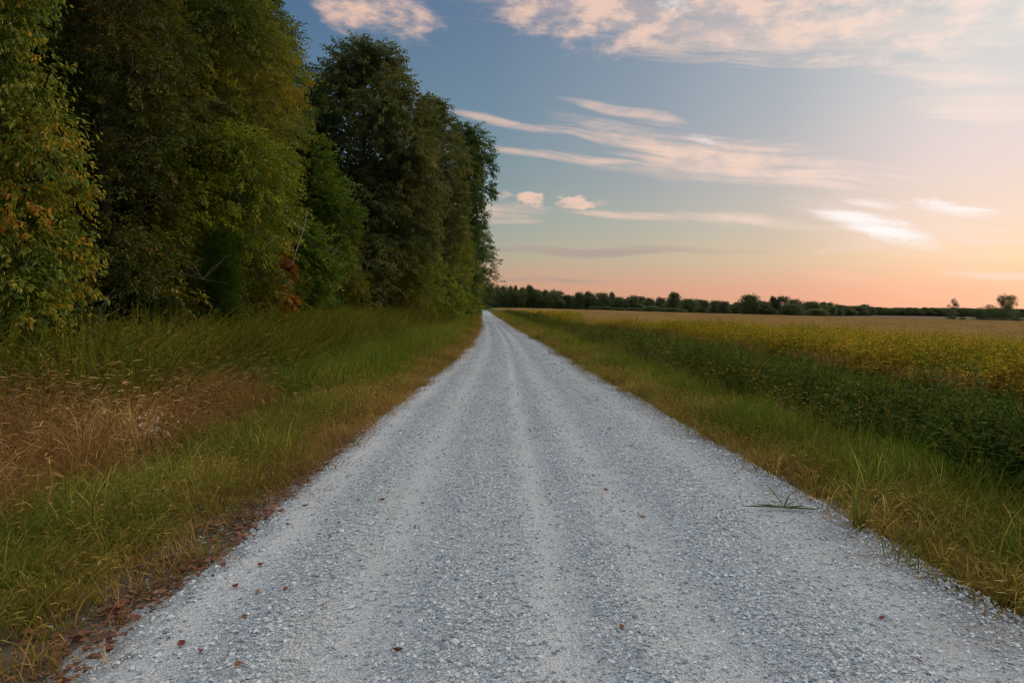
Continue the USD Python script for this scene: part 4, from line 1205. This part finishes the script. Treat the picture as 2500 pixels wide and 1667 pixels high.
for px, py in ((750, 1200), (780, 1210), (757, 1240), (542, 1355), (590, 1367), (655, 1368), (560, 1425), (412, 1485), (640, 1130), (700, 1165), (610, 1195)):
    fallen(px, py, r.uniform(.03, .05), 'brown fallen leaf lying on the left part of the gravel', 'leaves scattered on the left of the gravel', r, r.uniform() < .35)
for k in range(150):                                                   # the drift of leaves at the lower left edge
    t = r.uniform() ** .8
    px, py = 60 + 560 * t + r.normal(0, 35), 1525 - 385 * t + r.normal(0, 30)
    if px < 2:
        continue
    fallen(px, py, r.uniform(.03, .075), 'brown dead leaf in the drift along the lower left road edge', 'dead leaves drifted along the lower left road edge', r, r.uniform() < .3)
for px, py in ((2140, 1275), (2215, 1300), (2240, 1318), (2262, 1340), (2320, 1380), (2335, 1372), (2345, 1390), (2325, 1368), (2060, 1230), (1940, 1135), (1880, 1120)):
    fallen(px, py, r.uniform(.05, .09), 'brown dead leaf at the grass edge on the right of the road', 'dead leaves at the right road edge', r, r.uniform() < .3)

# crumbled leaves between them
n = 1500
_y = r.uniform(2.4, 8.5, n)
_d = np.abs(r.normal(.12, .26, n)) - .12
_x = xl(_y) - _d
_z = np.where(_d < 0, road_z(_x, _y), np.maximum(ground_z(_x, _y), -.03)) + .012
_kinds = []
for q in range(5):
    bl, _s = curled_leaf(r, 1.0, r.uniform(.5, 1.4))
    _kinds.append((bl, RED_LEAF if q == 4 else DEAD_LEAF, np.full(len(bl[0]), q / 4)))
pi = scatter('/World/leaf_litter', _kinds, np.stack([_x, _y, _z], 1), qyaw_tilt(r, n, .4), r.uniform(.015, .055, n), r.integers(0, 5, n))
tag(pi, 'brown crumbled leaf litter strewn along the lower left road edge', 'leaf litter', kind='stuff')

# single tufts growing at the edge of the gravel
def tuft(name, label, px, py, look, n, h, w, lean, bend, seed, seg=5, spread=.03):
    r = np.random.default_rng(seed)
    p = spot(px, py)
    path = thing(name, label, 'grass', p)
    for k in range(n):
        vf, t = blades(r, 1, h, spread, w, lean, bend, seg)
        mesh(path, 'blade', vf, look, tint=t)


TUFT_GREEN = leaf_look('tuft_green_look', [(0, (.03, .06, .014)), (.5, (.07, .10, .025)), (1, (.17, .17, .05))], world=3, seed=31)
TUFT_DRY = leaf_look('tuft_dry_look', [(0, (.20, .13, .06)), (1, (.46, .33, .20))], world=3, seed=32)
tuft('grass_tuft', 'dark green grass tuft growing at the left road edge', 480, 1282, TUFT_GREEN, 30, .34, .007, .6, .6, 601)
tuft('grass_tuft', 'dark green grass tuft at the right road edge', 1972, 1212, TUFT_GREEN, 34, .34, .009, .38, .35, 602)
tuft('grass_tuft', 'small green tuft on the gravel by the far left edge', 818, 1018, TUFT_GREEN, 12, .22, .008, .7, .5, 603)
tuft('grass_tuft', 'low dull green tuft in the bottom left corner', 75, 1530, TUFT_GREEN, 40, .13, .004, .8, .6, 604, 4, .08)
tuft('grass_tuft', 'green blades standing at the right edge near the corner', 2180, 1330, TUFT_GREEN, 16, .22, .006, .35, .4, 605)
tuft('grass_tuft', 'tall green blades at the right edge of the picture', 2310, 1372, TUFT_GREEN, 16, .24, .006, .4, .3, 606)
tuft('dry_tuft', 'straw coloured dead tuft on the gravel at the lower left', 385, 1368, TUFT_DRY, 30, .13, .0045, 1.1, .5, 607, 4)
tuft('dry_tuft', 'thin straw wisp on the gravel near the bottom left corner', 262, 1520, TUFT_DRY, 12, .16, .004, 1.3, .6, 608, 4)
tuft('dry_tuft', 'dry wisp of grass at the left gravel edge', 635, 1180, TUFT_DRY, 16, .12, .004, 1.0, .5, 609, 4)
# the broken sprig lying on the road
p = spot(1800, 1172)
path = thing('grass_sprig', 'broken green grass sprig lying on the right of the road', 'grass', p)
r = np.random.default_rng(610)
for az, el, L in ((3.3, .10, .36), (3.15, .16, .22), (-.25, .04, .26), (-.1, .16, .16), (1.9, .75, .30), (2.3, .95, .22), (.9, .5, .22), (2.6, .5, .18), (.2, .55, .14)):
    d0 = np.array([math.cos(az) * math.cos(el), math.sin(az) * math.cos(el), math.sin(el)])
    sd = np.cross(d0, [0, 0, 1.0]); sd /= np.linalg.norm(sd)
    t = np.linspace(0, 1, 5)[:, None]
    q = d0 * L * t + np.array([0, 0, -1]) * L * .35 * math.sin(el) * t ** 2 + [0, 0, .03]
    w = .0075 * np.array([.7, 1, .9, .6, .1])[:, None]
    v = np.vstack([q - sd * w, q + sd * w])
    if el < .3:
        mesh(path, 'stem', tube(q, [.004, .006, .006, .005, .002], 5), TUFT_GREEN, tint=np.full(25, r.uniform(.4, .9)), smooth=True)
    mesh(path, 'blade', (v, np.array([(i, i + 1, i + 6) for i in range(4)] + [(i, i + 6, i + 5) for i in range(4)])), TUFT_GREEN, tint=np.full(10, r.uniform(.3, .9)))

# pale stones that stand out
def big_stone(label, px, py, s, seed):
    rr = np.random.default_rng(seed)
    p = spot(px, py)
    path = thing('pale_stone', label, 'stone', p + [0, 0, s * .3], rr.uniform(0, 6))
    v, f = stone_hull(rr, .6)
    mesh(path, 'stone', (v * s, f), STONE)


big_stone('largest pale stone at the left edge of the gravel', 826, 994, .07, 701)
big_stone('pale stone beside the broken grass sprig', 1838, 1190 - 13, .035, 702)
big_stone('round pale stone near the lower left dead leaves', 300, 1500, .035, 703)
big_stone('pale stone on the right gravel shoulder', 2035, 1420, .035, 704)

# the small white aster and the pale umbels
WHITE = usdkit.material(stage, '/World/Looks/white_petal_look', {'p': ('principled_bsdf', {'base_color': (.72, .73, .70), 'roughness': .7})}, surface='p.BSDF')
UMBEL = usdkit.material(stage, '/World/Looks/umbel_look', {'p': ('principled_bsdf', {'base_color': (.30, .31, .20), 'roughness': .8})}, surface='p.BSDF')


def flower_plant(name, label, px, py, depth, H, heads, head_r, look, leaf, seed, wide=.22, cat='flower'):
    r = np.random.default_rng(seed)
    ray = pixel_ray(px * 1.0629, py * 1.0629)
    q = EYE + ray / ray[1] * depth
    base = np.array([q[0], depth, float(ground_z(q[0], depth))])
    H = q[2] - base[2]
    path = thing(name, label, cat, base)
    vf, t = leafy(r, 9, H * .9, .06, .07, 16, droop=.2, lean=.22, wide=.3)
    mesh(path, 'stems', vf, leaf, tint=t, kind='stuff')
    for k in range(heads):
        c = np.array([r.normal(0, wide), r.normal(0, wide * .7), H * r.uniform(.62, 1.05)])
        pts = []
        n = 9
        ring = np.array([[math.cos(a) * head_r * (1 if i % 2 else .62), math.sin(a) * head_r * (1 if i % 2 else .62), -.2 * head_r] for i, a in enumerate(np.linspace(0, 2 * np.pi, 2 * n, endpoint=False))])
        rot = trimesh.transformations.rotation_matrix(r.normal(0, .5), [1, .4, 0])[:3, :3] @ trimesh.transformations.rotation_matrix(-.5, [1, 0, 0])[:3, :3]
        v = np.vstack([[[0, 0, .25 * head_r]], ring]) @ np.asarray(rot).T + c
        f = np.array([(0, i + 1, (i + 1) % (2 * n) + 1) for i in range(2 * n)])
        mesh(path, 'flower_head', (v, f), look)


flower_plant('white_aster', 'small plant with many tiny white flowers before the russet grass', 350, 955, 7.3, .6, 46, .012, WHITE, DITCH, 801, .10)
flower_plant('pale_weed', 'weed with a pale domed flower head in the left weeds', 572, 772, 19.0, .9, 60, .022, UMBEL, BROWN_WEED, 802, .22, 'weed')
flower_plant('pale_weed', 'weed with a pale flower in the dark right ditch', 1968, 885, 10.5, .7, 8, .02, WHITE, DITCH, 803, .05, 'weed')
flower_plant('pale_weed', 'pale green seed-topped weeds in front of the bright ditch grass', 1505, 812, 18.0, .7, 70, .02, UMBEL, FEATHER, 804, .8, 'weed')
